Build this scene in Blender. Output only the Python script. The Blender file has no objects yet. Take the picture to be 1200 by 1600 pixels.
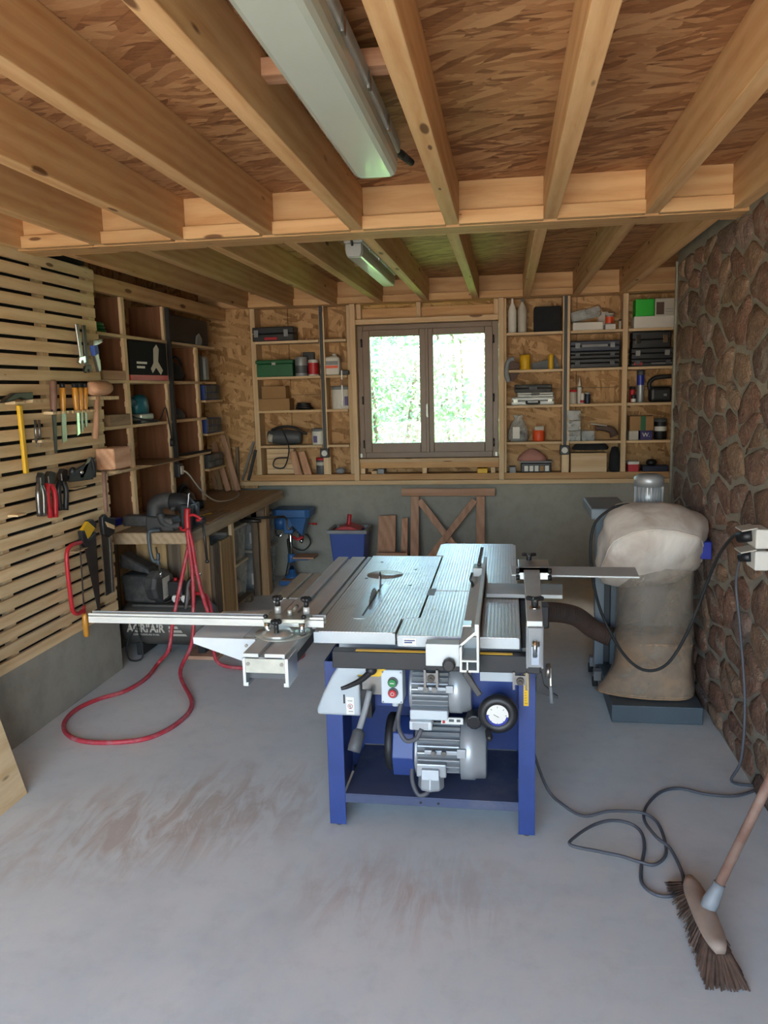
import bpy, math, random
from mathutils import Vector, Matrix
random.seed(7)
S = bpy.context.scene
COL = S.collection
PI = math.pi

# ---------------------------------------------------------------- camera
CAM_H, CAM_F, CAM_P, CAM_Y, CAM_R = 1.75, 1245.67, .152103, .1546629, -.0251801
_fh = Vector((-math.sin(CAM_Y), math.cos(CAM_Y), 0)); _rt = Vector((math.cos(CAM_Y), math.sin(CAM_Y), 0)); _up = Vector((0, 0, 1))
_fw = _fh * math.cos(CAM_P) - _up * math.sin(CAM_P)
_u = _up * math.cos(CAM_P) + _fh * math.sin(CAM_P)
_r = _rt * math.cos(CAM_R) + _u * math.sin(CAM_R)
_u = _u * math.cos(CAM_R) - _rt * math.sin(CAM_R)
cd = bpy.data.cameras.new('camera'); cam = bpy.data.objects.new('camera', cd); COL.objects.link(cam)
cd.sensor_fit = 'VERTICAL'; cd.sensor_height = 24; cd.lens = CAM_F / 1600 * 24
cd.clip_start = .02; cd.clip_end = 300
cam.matrix_world = Matrix(((_r.x, _u.x, -_fw.x, 0), (_r.y, _u.y, -_fw.y, 0), (_r.z, _u.z, -_fw.z, CAM_H), (0, 0, 0, 1)))
S.camera = cam

def hit(px, py, ax, v):
    """photo pixel -> metres on the plane axis=v (used to read sizes off the photograph)"""
    d = _r * ((px - 600) / CAM_F) - _u * ((py - 800) / CAM_F) + _fw
    o = Vector((0, 0, CAM_H)); t = (v - o[ax]) / d[ax]
    return o + d * t
def onX(px, py, v): return hit(px, py, 0, v)
def onY(px, py, v): return hit(px, py, 1, v)
def onZ(px, py, v): return hit(px, py, 2, v)

# ---------------------------------------------------------------- light
S.view_settings.view_transform = 'Standard'; S.view_settings.look = 'None'
S.view_settings.gamma = 1; S.view_settings.use_curve_mapping = False
S.view_settings.exposure = 1.66
S.cycles.use_denoising = True
S.cycles.max_bounces = 10; S.cycles.diffuse_bounces = 6; S.cycles.glossy_bounces = 4
S.cycles.transmission_bounces = 6; S.cycles.transparent_max_bounces = 12
S.cycles.caustics_reflective = False; S.cycles.caustics_refractive = False
S.cycles.sample_clamp_indirect = 6
W = bpy.data.worlds.new('sky'); S.world = W; W.use_nodes = True
wn = W.node_tree; wn.nodes.clear()
sky = wn.nodes.new('ShaderNodeTexSky'); sky.sky_type = 'NISHITA'; sky.sun_disc = False
sky.sun_elevation = math.radians(38); sky.sun_rotation = math.radians(100); sky.air_density = 1.0; sky.dust_density = 2.0
bg = wn.nodes.new('ShaderNodeBackground'); bg.inputs[1].default_value = 1.0
wo = wn.nodes.new('ShaderNodeOutputWorld')
wn.links.new(sky.outputs[0], bg.inputs[0]); wn.links.new(bg.outputs[0], wo.inputs[0])
sd = bpy.data.lights.new('sun', 'SUN'); sun = bpy.data.objects.new('sun', sd); COL.objects.link(sun)
sd.energy = 24.0; sd.angle = math.radians(.6); sd.color = (1, .93, .82)
sun.rotation_euler = Vector((-1.0, .0, -.66)).to_track_quat('-Z', 'Y').to_euler()
def portal(name, loc, sx, sz, direction):
    l = bpy.data.lights.new(name, 'AREA'); l.shape = 'RECTANGLE'; l.size = sx; l.size_y = sz
    l.cycles.is_portal = True
    o = bpy.data.objects.new(name, l); COL.objects.link(o); o.location = loc
    o.rotation_euler = Vector(direction).to_track_quat('-Z', 'Y').to_euler()
portal('daylight_portal', (-.9, -1.52, 1.3), 3.7, 2.6, (0, 1, 0))
portal('daylight_portal', (-.69, 7.32, 1.73), 1.2, 1.15, (0, -1, 0))

# ---------------------------------------------------------------- helpers
BASE = {}
def new_obj(name, data, parent=None):
    o = bpy.data.objects.new(name, data); COL.objects.link(o)
    if parent is not None: o.parent = parent
    return o
def props(o, label=None, cat=None, group=None, kind=None):
    if label: o['label'] = label
    if cat: o['category'] = cat
    if group: o['group'] = group
    if kind: o['kind'] = kind
    return o
def thing(name, label, cat, loc=(0, 0, 0), group=None):
    o = new_obj(name, None); o.location = loc; o.empty_display_size = .1
    BASE[o.name] = Vector(loc)
    return props(o, label, cat, group)
def copy_tree(o, loc, label=None, rot=None):
    c = o.copy(); COL.objects.link(c); c.location = loc; BASE[c.name] = Vector(loc)
    if rot is not None: c.rotation_euler = rot
    if label: c['label'] = label
    def kids(src, dst):
        for ch in list(src.children):
            d = ch.copy(); COL.objects.link(d); d.parent = dst; kids(ch, d)
    kids(o, c)
    return c
def rotm(rx=0, ry=0, rz=0):
    return Matrix.Rotation(rz, 3, 'Z') @ Matrix.Rotation(ry, 3, 'Y') @ Matrix.Rotation(rx, 3, 'X')
def frame(axis):
    a = Vector(axis).normalized()
    if abs(a.z) > .999: u = Vector((1, 0, 0)); return u, a.cross(u), a
    h = Vector((0, 0, 1)) if abs(a.z) < .9 else Vector((1, 0, 0))
    u = h.cross(a).normalized(); return u, a.cross(u), a
def smooth_path(pts, k=6, closed=False):
    P = [Vector(p) for p in pts]; n = len(P); out = []
    rng = range(n) if closed else range(n - 1)
    for i in rng:
        p0 = P[(i - 1) % n] if closed or i > 0 else P[0] * 2 - P[1]
        p1, p2 = P[i], P[(i + 1) % n]
        p3 = P[(i + 2) % n] if closed or i + 2 < n else P[n - 1] * 2 - P[n - 2]
        for j in range(k):
            t = j / k
            out.append(.5 * ((2 * p1) + (p2 - p0) * t + (2 * p0 - 5 * p1 + 4 * p2 - p3) * t * t + (3 * p1 - p0 - 3 * p2 + p3) * t ** 3))
    if not closed: out.append(P[-1])
    return out

class MB:
    def __init__(s): s.v = []; s.f = []; s.m = []; s.s = []
    def _add(s, vs, fs, m=0, sm=False):
        b = len(s.v); s.v += [Vector(q) for q in vs]
        for f in fs: s.f.append([b + i for i in f]); s.m.append(m); s.s.append(sm)
        return s
    def box(s, x0, y0, z0, x1, y1, z1, m=0):
        x0, x1 = min(x0, x1), max(x0, x1); y0, y1 = min(y0, y1), max(y0, y1); z0, z1 = min(z0, z1), max(z0, z1)
        return s._add([(x0, y0, z0), (x1, y0, z0), (x1, y1, z0), (x0, y1, z0), (x0, y0, z1), (x1, y0, z1), (x1, y1, z1), (x0, y1, z1)],
                      [(3, 2, 1, 0), (4, 5, 6, 7), (0, 1, 5, 4), (1, 2, 6, 5), (2, 3, 7, 6), (3, 0, 4, 7)], m)
    def obox(s, c, size, R=None, m=0):
        R = R or Matrix.Identity(3); c = Vector(c); a, b, d = [q / 2 for q in size]
        vs = [c + R @ Vector(p) for p in [(-a, -b, -d), (a, -b, -d), (a, b, -d), (-a, b, -d), (-a, -b, d), (a, -b, d), (a, b, d), (-a, b, d)]]
        return s._add(vs, [(3, 2, 1, 0), (4, 5, 6, 7), (0, 1, 5, 4), (1, 2, 6, 5), (2, 3, 7, 6), (3, 0, 4, 7)], m)
    def bar(s, p0, p1, w, t, up=(0, 0, 1), m=0):
        """square bar from p0 to p1, w wide sideways, t thick along up"""
        p0, p1 = Vector(p0), Vector(p1); a = (p1 - p0).normalized(); u = Vector(up)
        sd_ = a.cross(u).normalized(); u = sd_.cross(a).normalized()
        R = Matrix((sd_, a, u)).transposed()
        return s.obox((p0 + p1) / 2, (w, (p1 - p0).length, t), R, m)
    def hexa(s, pts, m=0):
        return s._add(pts, [(3, 2, 1, 0), (4, 5, 6, 7), (0, 1, 5, 4), (1, 2, 6, 5), (2, 3, 7, 6), (3, 0, 4, 7)], m)
    def cyl(s, p0, p1, r0, r1=None, n=16, m=0, cap=True, sm=True):
        r1 = r0 if r1 is None else r1; p0, p1 = Vector(p0), Vector(p1); u, v, a = frame(p1 - p0)
        vs = []
        for p, r in ((p0, r0), (p1, r1)):
            vs += [p + (u * math.cos(2 * PI * i / n) + v * math.sin(2 * PI * i / n)) * r for i in range(n)]
        s._add(vs, [(i, (i + 1) % n, n + (i + 1) % n, n + i) for i in range(n)], m, sm)
        if cap:
            b = len(s.v) - 2 * n
            s.f.append([b + i for i in range(n)][::-1]); s.m.append(m); s.s.append(False)
            s.f.append([b + n + i for i in range(n)]); s.m.append(m); s.s.append(False)
        return s
    def lathe(s, c, axis, prof, n=24, m=0, sm=True, cap=True, sx=1., sy=1.):
        u, v, a = frame(axis); c = Vector(c); vs = []
        for r, h in prof:
            vs += [c + a * h + (u * math.cos(2 * PI * i / n) * sx + v * math.sin(2 * PI * i / n) * sy) * r for i in range(n)]
        fs = []
        for k in range(len(prof) - 1):
            fs += [(k * n + i, k * n + (i + 1) % n, (k + 1) * n + (i + 1) % n, (k + 1) * n + i) for i in range(n)]
        s._add(vs, fs, m, sm)
        if cap:
            b = len(s.v) - n * len(prof); e = len(s.v) - n
            if prof[0][0] > 1e-5: s.f.append([b + i for i in range(n)][::-1]); s.m.append(m); s.s.append(False)
            if prof[-1][0] > 1e-5: s.f.append([e + i for i in range(n)]); s.m.append(m); s.s.append(False)
        return s
    def tube(s, pts, r, n=8, m=0, closed=False, k=6, raw=False):
        P = [Vector(p) for p in pts] if raw else smooth_path(pts, k, closed)
        N = len(P); vs = []; fs = []; prev = None
        for i, p in enumerate(P):
            t = (P[(i + 1) % N] - P[i - 1]) if (closed or 0 < i < N - 1) else (P[1] - P[0] if i == 0 else P[-1] - P[-2])
            t.normalize()
            if prev is None: u, v, _ = frame(t)
            else:
                u = prev - t * prev.dot(t); u.normalize(); v = t.cross(u)
            prev = u; rr = r(i / max(N - 1, 1)) if callable(r) else r
            vs += [p + (u * math.cos(2 * PI * j / n) + v * math.sin(2 * PI * j / n)) * rr for j in range(n)]
        for i in range(N if closed else N - 1):
            i2 = (i + 1) % N
            fs += [(i * n + j, i * n + (j + 1) % n, i2 * n + (j + 1) % n, i2 * n + j) for j in range(n)]
        if not closed: fs += [tuple(range(n))[::-1], tuple((N - 1) * n + j for j in range(n))]
        return s._add(vs, fs, m, True)
    def prism(s, poly, plane, d0, d1, m=0, sm=False):
        """2D outline in 'xy','xz' or 'yz', pushed from d0 to d1 along the third axis"""
        def q(a, b, d): return {'xy': (a, b, d), 'xz': (a, d, b), 'yz': (d, a, b)}[plane]
        n = len(poly); vs = [q(a, b, d0) for a, b in poly] + [q(a, b, d1) for a, b in poly]
        s._add(vs, [(i, (i + 1) % n, n + (i + 1) % n, n + i) for i in range(n)], m, sm)
        b = len(s.v) - 2 * n
        s.f.append([b + i for i in range(n)][::-1]); s.m.append(m); s.s.append(False)
        s.f.append([b + n + i for i in range(n)]); s.m.append(m); s.s.append(False)
        return s
    def ball(s, c, rx, ry=None, rz=None, n=16, k=10, m=0):
        ry = rx if ry is None else ry; rz = rx if rz is None else rz; c = Vector(c)
        vs = [c + Vector((0, 0, -rz))]; fs = []
        for j in range(1, k):
            a = -PI / 2 + PI * j / k
            vs += [c + Vector((rx * math.cos(a) * math.cos(2 * PI * i / n), ry * math.cos(a) * math.sin(2 * PI * i / n), rz * math.sin(a))) for i in range(n)]
        vs.append(c + Vector((0, 0, rz)))
        fs += [(0, 1 + (i + 1) % n, 1 + i) for i in range(n)]
        for j in range(k - 2):
            fs += [(1 + j * n + i, 1 + j * n + (i + 1) % n, 1 + (j + 1) * n + (i + 1) % n, 1 + (j + 1) * n + i) for i in range(n)]
        fs += [(1 + (k - 2) * n + i, 1 + (k - 2) * n + (i + 1) % n, len(vs) - 1) for i in range(n)]
        return s._add(vs, fs, m, True)
    def torus(s, c, axis, R, r, n=24, k=10, m=0):
        u, v, a = frame(axis); c = Vector(c)
        return s.tube([c + (u * math.cos(2 * PI * i / n) + v * math.sin(2 * PI * i / n)) * R for i in range(n)], r, k, m, True, raw=True)
    def build(s, name, mat, parent=None, label=None, cat=None, group=None, kind=None, bevel=0., seg=2, origin=None, subsurf=0, recalc=False):
        if parent is not None:
            p = parent
            while p.parent is not None: p = p.parent
            b = BASE.get(p.name, Vector((0, 0, 0)))
        elif origin is not None: b = Vector(origin)
        else:
            xs = [q.x for q in s.v]; ys = [q.y for q in s.v]; zs = [q.z for q in s.v]
            b = Vector(((min(xs) + max(xs)) / 2, (min(ys) + max(ys)) / 2, min(zs)))
        me = bpy.data.meshes.new(name); me.from_pydata([tuple(q - b) for q in s.v], [], s.f)
        for mm in (mat if isinstance(mat, (list, tuple)) else [mat]): me.materials.append(mm)
        me.polygons.foreach_set('material_index', s.m); me.polygons.foreach_set('use_smooth', s.s)
        me.update()
        o = new_obj(name, me, parent)
        if parent is None: o.location = b; BASE[o.name] = b
        if bevel:
            md = o.modifiers.new('bevel', 'BEVEL'); md.width = bevel; md.segments = seg; md.limit_method = 'ANGLE'; md.angle_limit = .7
            md.harden_normals = False
        if subsurf:
            md = o.modifiers.new('subsurf', 'SUBSURF'); md.levels = subsurf; md.render_levels = subsurf
        return props(o, label, cat, group, kind)
def rename_free(o): return o
def lettering(name, body, size, loc, rot, mat, parent, extrude=.0006, align='CENTER', shear=0, sx=1., bold=0.):
    cu = bpy.data.curves.new(name, 'FONT'); cu.body = body; cu.size = size; cu.extrude = extrude
    cu.align_x = align; cu.align_y = 'CENTER'; cu.shear = shear; cu.resolution_u = 3; cu.offset = size * bold
    t = bpy.data.objects.new(name, cu); COL.objects.link(t)
    me = bpy.data.meshes.new_from_object(t.evaluated_get(bpy.context.evaluated_depsgraph_get()))
    bpy.data.objects.remove(t); bpy.data.curves.remove(cu)
    for q in me.vertices: q.co.x *= sx
    me.materials.clear(); me.materials.append(mat); me.name = name
    o = new_obj(name, me, parent)
    p = parent
    while p is not None and p.parent is not None: p = p.parent
    o.location = Vector(loc) - (BASE[p.name] if p is not None else Vector((0, 0, 0)))
    o.rotation_euler = rot
    return o

# ---------------------------------------------------------------- materials
def lin(h):
    h = h.lstrip('#'); c = [int(h[i:i + 2], 16) / 255 for i in (0, 2, 4)]
    return tuple([(x / 12.92 if x <= .04045 else ((x + .055) / 1.055) ** 2.4) for x in c] + [1])
class NT:
    def __init__(s, name):
        s.mat = bpy.data.materials.new(name); s.mat.use_nodes = True; s.t = s.mat.node_tree; s.t.nodes.clear()
        s.out = s.n('ShaderNodeOutputMaterial'); s.b = s.n('ShaderNodeBsdfPrincipled'); s.l(s.b.outputs[0], s.out.inputs[0])
    def n(s, ty, **kw):
        x = s.t.nodes.new(ty)
        for k, v in kw.items(): setattr(x, k, v)
        return x
    def l(s, a, b): s.t.links.new(a, b)
    def coord(s, scale=(1, 1, 1), rot=(0, 0, 0), rnd=True, loc=(0, 0, 0)):
        tc = s.n('ShaderNodeTexCoord'); m = s.n('ShaderNodeMapping'); m.inputs['Scale'].default_value = scale
        m.inputs['Rotation'].default_value = rot; m.inputs['Location'].default_value = loc
        src = tc.outputs['Object']
        if rnd:
            oi = s.n('ShaderNodeObjectInfo'); mu = s.n('ShaderNodeVectorMath', operation='SCALE')
            mu.inputs[0].default_value = (37.3, 51.7, 23.9); s.l(oi.outputs['Random'], mu.inputs['Scale'])
            ad = s.n('ShaderNodeVectorMath', operation='ADD'); s.l(src, ad.inputs[0]); s.l(mu.outputs[0], ad.inputs[1]); src = ad.outputs[0]
        s.l(src, m.inputs[0]); return m.outputs[0]
    def noise(s, v, scale=5, detail=3, rough=.5, dist=0):
        x = s.n('ShaderNodeTexNoise'); x.inputs['Scale'].default_value = scale; x.inputs['Detail'].default_value = detail
        x.inputs['Roughness'].default_value = rough; x.inputs['Distortion'].default_value = dist; s.l(v, x.inputs['Vector']); return x.outputs['Fac']
    def ramp(s, f, stops, interp='LINEAR'):
        r = s.n('ShaderNodeValToRGB'); r.color_ramp.interpolation = interp; e = r.color_ramp.elements
        while len(e) < len(stops): e.new(.5)
        for q, (p, c) in zip(e, stops): q.position = p; q.color = c if len(c) == 4 else (*c, 1)
        s.l(f, r.inputs[0]); return r.outputs[0]
    def mix(s, f, a, b, mode='MIX'):
        x = s.n('ShaderNodeMix', data_type='RGBA', blend_type=mode)
        for i, q in ((0, f), (6, a), (7, b)):
            if isinstance(q, (int, float)): x.inputs[i].default_value = q
            elif isinstance(q, tuple): x.inputs[i].default_value = q
            else: s.l(q, x.inputs[i])
        return x.outputs[2]
    def math(s, op, a, b=0., c=0., clamp=False):
        x = s.n('ShaderNodeMath', operation=op, use_clamp=clamp)
        for i, q in enumerate((a, b, c)):
            if isinstance(q, (int, float)): x.inputs[i].default_value = q
            else: s.l(q, x.inputs[i])
        return x.outputs[0]
    def bump(s, h, strength=.3, dist=.01):
        x = s.n('ShaderNodeBump'); x.inputs['Strength'].default_value = strength; x.inputs['Distance'].default_value = dist
        s.l(h, x.inputs['Height']); s.l(x.outputs[0], s.b.inputs['Normal'])
    def set(s, **kw):
        for k, v in kw.items():
            k = k.replace('_', ' ')
            i = s.b.inputs[k]
            if hasattr(v, 'is_output') or hasattr(v, 'links') and not isinstance(v, tuple): s.l(v, i)
            else: i.default_value = v
        return s
G01 = ((0, (0, 0, 0)), (1, (1, 1, 1)))
def plain(name, col, rough=.5, metal=0., var=.12, nscale=8, bump=0., coat=0., spec=.5, dirt=None):
    t = NT(name); c = lin(col); v = t.coord()
    f = t.noise(v, nscale, 4, .6)
    a = tuple(x * (1 - var) for x in c[:3]) + (1,); b = tuple(min(1, x * (1 + var)) for x in c[:3]) + (1,)
    colr = t.ramp(f, ((.3, a), (.7, b)))
    if dirt: colr = t.mix(t.ramp(t.noise(v, nscale * .6, 6, .7), ((.5, (0, 0, 0)), (.75, (1, 1, 1)))), colr, lin(dirt))
    t.set(Base_Color=colr, Roughness=rough, Metallic=metal, Specular_IOR_Level=spec, Coat_Weight=coat)
    if bump: t.bump(t.noise(v, nscale * 12, 3), bump, .002)
    return t.mat
def wood(name, light, dark, axis='x', knots=True, rough=.62, fine=1., knotcol='#5a3216', streak=.5):
    t = NT(name); ai = 'xyz'.index(axis)
    def sc(along, across): return tuple(along if i == ai else across for i in range(3))
    v = t.coord(sc(1.1, 9))
    warp = t.noise(t.coord(sc(.6, 4)), 2, 2)
    g1 = t.noise(v, 2.2 * fine, 5, .62, .8)
    g2 = t.noise(t.coord(sc(2.5, 90)), 3, 2, .6)
    wv = t.n('ShaderNodeTexWave', wave_type='RINGS', rings_direction='XYZ'[ai]); wv.inputs['Scale'].default_value = 1.3; wv.inputs['Distortion'].default_value = 5
    wv.inputs['Detail'].default_value = 2; t.l(t.coord(sc(.35, 6)), wv.inputs['Vector'])
    f = t.math('ADD', t.math('MULTIPLY', g1, .55), t.math('MULTIPLY', wv.outputs['Fac'], .16)); f = t.math('ADD', f, t.math('MULTIPLY', g2, .18))
    c = t.ramp(f, ((.25, lin(dark)), (.55, lin(light))))
    oi = t.n('ShaderNodeObjectInfo'); hs = t.n('ShaderNodeHueSaturation')
    t.l(t.math('ADD', .88, t.math('MULTIPLY', oi.outputs['Random'], .24)), hs.inputs['Value']); t.l(c, hs.inputs['Color']); c = hs.outputs[0]
    if knots:
        vo = t.n('ShaderNodeTexVoronoi'); vo.inputs['Scale'].default_value = 1.; t.l(t.coord(sc(3.4, 13)), vo.inputs['Vector'])
        cell = t.n('ShaderNodeSeparateColor'); t.l(vo.outputs['Color'], cell.inputs[0])
        sz = t.math('MULTIPLY', t.math('GREATER_THAN', cell.outputs[0], .42), t.math('MULTIPLY', cell.outputs[1], .24))
        k = t.math('SUBTRACT', 1., t.math('DIVIDE', vo.outputs['Distance'], t.math('ADD', sz, .001)), clamp=True)
        k = t.ramp(k, ((.0, (0, 0, 0)), (.3, (1, 1, 1))))
        c = t.mix(t.math('MULTIPLY', k, .85), c, lin(knotcol))
    t.set(Base_Color=c, Roughness=rough, Specular_IOR_Level=.3)
    t.bump(t.math('ADD', g1, t.math('MULTIPLY', g2, .6)), .12, .004)
    return t.mat
def osb(name, normal, long_axis, spread=1., light='#c6a072', mid='#a98254', dark='#7f5a34'):
    t = NT(name); ni = 'xyz'.index(normal); li = 'xyz'.index(long_axis)
    last = None; cells = []
    for k, (ang, off) in enumerate(((-.12, 0), (.5, 11), (-.75, 23), (.2, 37), (1.3, 51))):
        rot = [0, 0, 0]; rot[ni] = ang * spread
        scl = [29, 29, 29]; scl[li] = 6.0; scl[ni] = .01
        tc = t.n('ShaderNodeTexCoord')
        m1 = t.n('ShaderNodeMapping'); m1.inputs['Rotation'].default_value = rot; m1.inputs['Location'].default_value = (off, off * .7, off * .3); t.l(tc.outputs['Object'], m1.inputs[0])
        m2 = t.n('ShaderNodeMapping'); m2.inputs['Scale'].default_value = scl; t.l(m1.outputs[0], m2.inputs[0])
        nz = t.n('ShaderNodeTexNoise'); nz.inputs['Scale'].default_value = 1.3; nz.inputs['Detail'].default_value = 2; t.l(m2.outputs[0], nz.inputs['Vector'])
        mv = t.n('ShaderNodeVectorMath', operation='SCALE'); t.l(nz.outputs['Color'], mv.inputs[0]); mv.inputs['Scale'].default_value = .35
        av = t.n('ShaderNodeVectorMath', operation='ADD'); t.l(m2.outputs[0], av.inputs[0]); t.l(mv.outputs[0], av.inputs[1])
        vo = t.n('ShaderNodeTexVoronoi'); vo.inputs['Scale'].default_value = 1; t.l(av.outputs[0], vo.inputs['Vector'])
        sp = t.n('ShaderNodeSeparateColor'); t.l(vo.outputs['Color'], sp.inputs[0])
        cells.append((sp.outputs[0], sp.outputs[1], m2.outputs[0]))
    val = cells[0][0]
    for a, b, _ in cells[1:]:
        gate = t.math('GREATER_THAN', b, .58)
        val = t.math('ADD', t.math('MULTIPLY', val, t.math('SUBTRACT', 1., gate)), t.math('MULTIPLY', a, gate))
    gr = t.noise(cells[0][2], 3.5, 4, .7, .4)
    f = t.math('ADD', t.math('MULTIPLY', val, .6), t.math('MULTIPLY', gr, .45))
    c = t.ramp(f, ((.16, lin(dark)), (.42, lin(mid)), (.8, lin(light))))
    t.set(Base_Color=c, Roughness=.6, Specular_IOR_Level=.3)
    t.bump(f, .25, .004)
    return t.mat
def concrete(name, a, b, c3, scale=1.2, bump=.15, rough=.85):
    t = NT(name); v = t.coord(rnd=False)
    f1 = t.noise(v, scale, 6, .62, .4); f2 = t.noise(v, scale * 7, 5, .65); f3 = t.noise(v, 160, 2, .5)
    c = t.ramp(f1, ((.3, lin(a)), (.7, lin(b))))
    c = t.mix(t.math('MULTIPLY', t.ramp(f2, ((.45, (0, 0, 0)), (.75, (1, 1, 1)))), .5), c, lin(c3))
    t.set(Base_Color=c, Roughness=rough, Specular_IOR_Level=.25)
    t.bump(t.math('ADD', f2, t.math('MULTIPLY', f3, .3)), bump, .006)
    return t.mat
def floor_mat():
    t = NT('floor_screed'); v = t.coord(rnd=False)
    f1 = t.noise(v, .9, 6, .6, .5); f2 = t.noise(v, 9, 6, .7); f3 = t.noise(v, 240, 2, .6)
    st = t.noise(t.coord((9, 2.2, 1), (0, 0, .9), rnd=False), 1.2, 5, .65, 1.2)
    c = t.ramp(f1, ((.3, lin('#bfc5c4')), (.5, lin('#cfd3cf')), (.7, lin('#dbdbd4'))))
    c = t.mix(t.math('MULTIPLY', t.ramp(f2, ((.5, (0, 0, 0)), (.8, (1, 1, 1)))), .35), c, lin('#aab0af'))
    # swept sawdust, brown smears in the middle of the floor and pale dusty streaks
    def spot(cx, cy, sx, sy, ang, p=1.5):
        m = t.n('ShaderNodeMapping', vector_type='TEXTURE'); m.inputs['Location'].default_value = (cx, cy, 0); m.inputs['Rotation'].default_value = (0, 0, ang); m.inputs['Scale'].default_value = (sx, sy, 1)
        tc = t.n('ShaderNodeTexCoord'); t.l(tc.outputs['Object'], m.inputs[0])
        g = t.n('ShaderNodeTexGradient', gradient_type='SPHERICAL'); t.l(m.outputs[0], g.inputs[0]); return g.outputs['Fac']
    dust = t.math('MULTIPLY', t.math('MULTIPLY', spot(-1.38, 2.95, .95, .5, .5), 2.2), t.ramp(st, ((.42, (0, 0, 0)), (.7, (1, 1, 1)))), clamp=True)
    c = t.mix(t.math('MULTIPLY', dust, .42), c, lin('#a07c5c'))
    d2 = t.math('MULTIPLY', t.math('MULTIPLY', spot(-.35, 2.55, .6, .35, 0), 1.6), t.ramp(st, ((.45, (0, 0, 0)), (.75, (1, 1, 1)))), clamp=True)
    c = t.mix(t.math('MULTIPLY', d2, .5), c, lin('#b0917a'))
    pale = t.math('MULTIPLY', t.ramp(t.noise(t.coord((3, 14, 1), (0, 0, .55), rnd=False), 1., 4, .7, 1.), ((.6, (0, 0, 0)), (.72, (1, 1, 1)))), .35)
    c = t.mix(pale, c, lin('#d9d8d2'))
    t.set(Base_Color=c, Roughness=t.ramp(f2, ((.3, (.62,) * 3), (.7, (.8,) * 3))), Specular_IOR_Level=.3)
    t.bump(t.math('ADD', f2, t.math('MULTIPLY', f3, .25)), .12, .005)
    return t.mat
def stone_mat():
    t = NT('field_stone'); v = t.coord()
    oi = t.n('ShaderNodeObjectInfo')
    base = t.ramp(oi.outputs['Random'], ((0, lin('#80604f')), (.2, lin('#9a7460')), (.4, lin('#8a6c5a')), (.6, lin('#a98a6e')), (.8, lin('#6f5546')), (1, lin('#9c8579'))))
    f = t.noise(v, 9, 6, .68, .6); g = t.noise(v, 45, 4, .7)
    c = t.mix(t.ramp(f, ((.35, (0, 0, 0)), (.65, (1, 1, 1)))), base, t.mix(.55, base, lin('#4d3630')))
    c = t.mix(t.math('MULTIPLY', t.ramp(g, ((.55, (0, 0, 0)), (.75, (1, 1, 1)))), .55), c, lin('#c3ad98'))
    sm_ = t.noise(t.coord(rnd=False), 5.5, 6, .75, .8)
    c = t.mix(t.math('MULTIPLY', t.ramp(sm_, ((.54, (0, 0, 0)), (.64, (1, 1, 1)))), .7), c, lin('#958c7d'))
    t.set(Base_Color=c, Roughness=.85, Specular_IOR_Level=.25)
    t.bump(t.math('ADD', f, t.math('MULTIPLY', g, .5)), 1., .035)
    return t.mat
def milled(name, col, pitch, rough=.34):
    t = NT(name); tc = t.n('ShaderNodeTexCoord'); sx = t.n('ShaderNodeSeparateXYZ'); t.l(tc.outputs['Object'], sx.inputs[0])
    nz = t.noise(t.coord((4, .6, 1), rnd=False), 3, 4, .7)
    w = t.math('SINE', t.math('ADD', t.math('MULTIPLY', sx.outputs[0], 2 * PI / pitch), t.math('MULTIPLY', nz, 2.)))
    w = t.math('ADD', t.math('MULTIPLY', w, .5), .5)
    cl = lin(col); c = t.ramp(w, ((0, tuple(x * .8 for x in cl[:3]) + (1,)), (1, cl)))
    blot = t.noise(t.coord(rnd=False), 6, 6, .7)
    c = t.mix(t.math('MULTIPLY', t.ramp(blot, ((.55, (0, 0, 0)), (.75, (1, 1, 1)))), .35), c, lin('#7f7a72'))
    t.set(Base_Color=c, Metallic=.75, Roughness=t.math('ADD', t.math('MULTIPLY', w, .14), t.math('ADD', rough - .08, t.math('MULTIPLY', blot, .12))))
    t.bump(w, .15, .0006)
    return t.mat
def clear_plastic(name, tint='#dfe3e0', alpha=.35, rough=.15):
    t = NT(name); t.set(Base_Color=lin(tint), Roughness=rough, Specular_IOR_Level=.6)
    tr = t.n('ShaderNodeBsdfTransparent'); mx = t.n('ShaderNodeMixShader')
    f = t.noise(t.coord(), 7, 4, .6, 1.0)
    t.l(t.ramp(f, ((.25, (alpha * .5,) * 3), (.75, (min(1, alpha * 1.5),) * 3))), mx.inputs[0])
    t.l(tr.outputs[0], mx.inputs[1]); t.l(t.b.outputs[0], mx.inputs[2]); t.l(mx.outputs[0], t.out.inputs[0])
    return t.mat
def glass_mat():
    t = NT('window_glass'); gl = t.n('ShaderNodeBsdfGlossy'); gl.inputs['Roughness'].default_value = .02
    tr = t.n('ShaderNodeBsdfTransparent'); tr.inputs[0].default_value = (.93, .97, .95, 1); mx = t.n('ShaderNodeMixShader')
    fr = t.n('ShaderNodeFresnel'); fr.inputs[0].default_value = 1.45
    t.l(fr.outputs[0], mx.inputs[0]); t.l(tr.outputs[0], mx.inputs[1]); t.l(gl.outputs[0], mx.inputs[2]); t.l(mx.outputs[0], t.out.inputs[0])
    return t.mat

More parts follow.
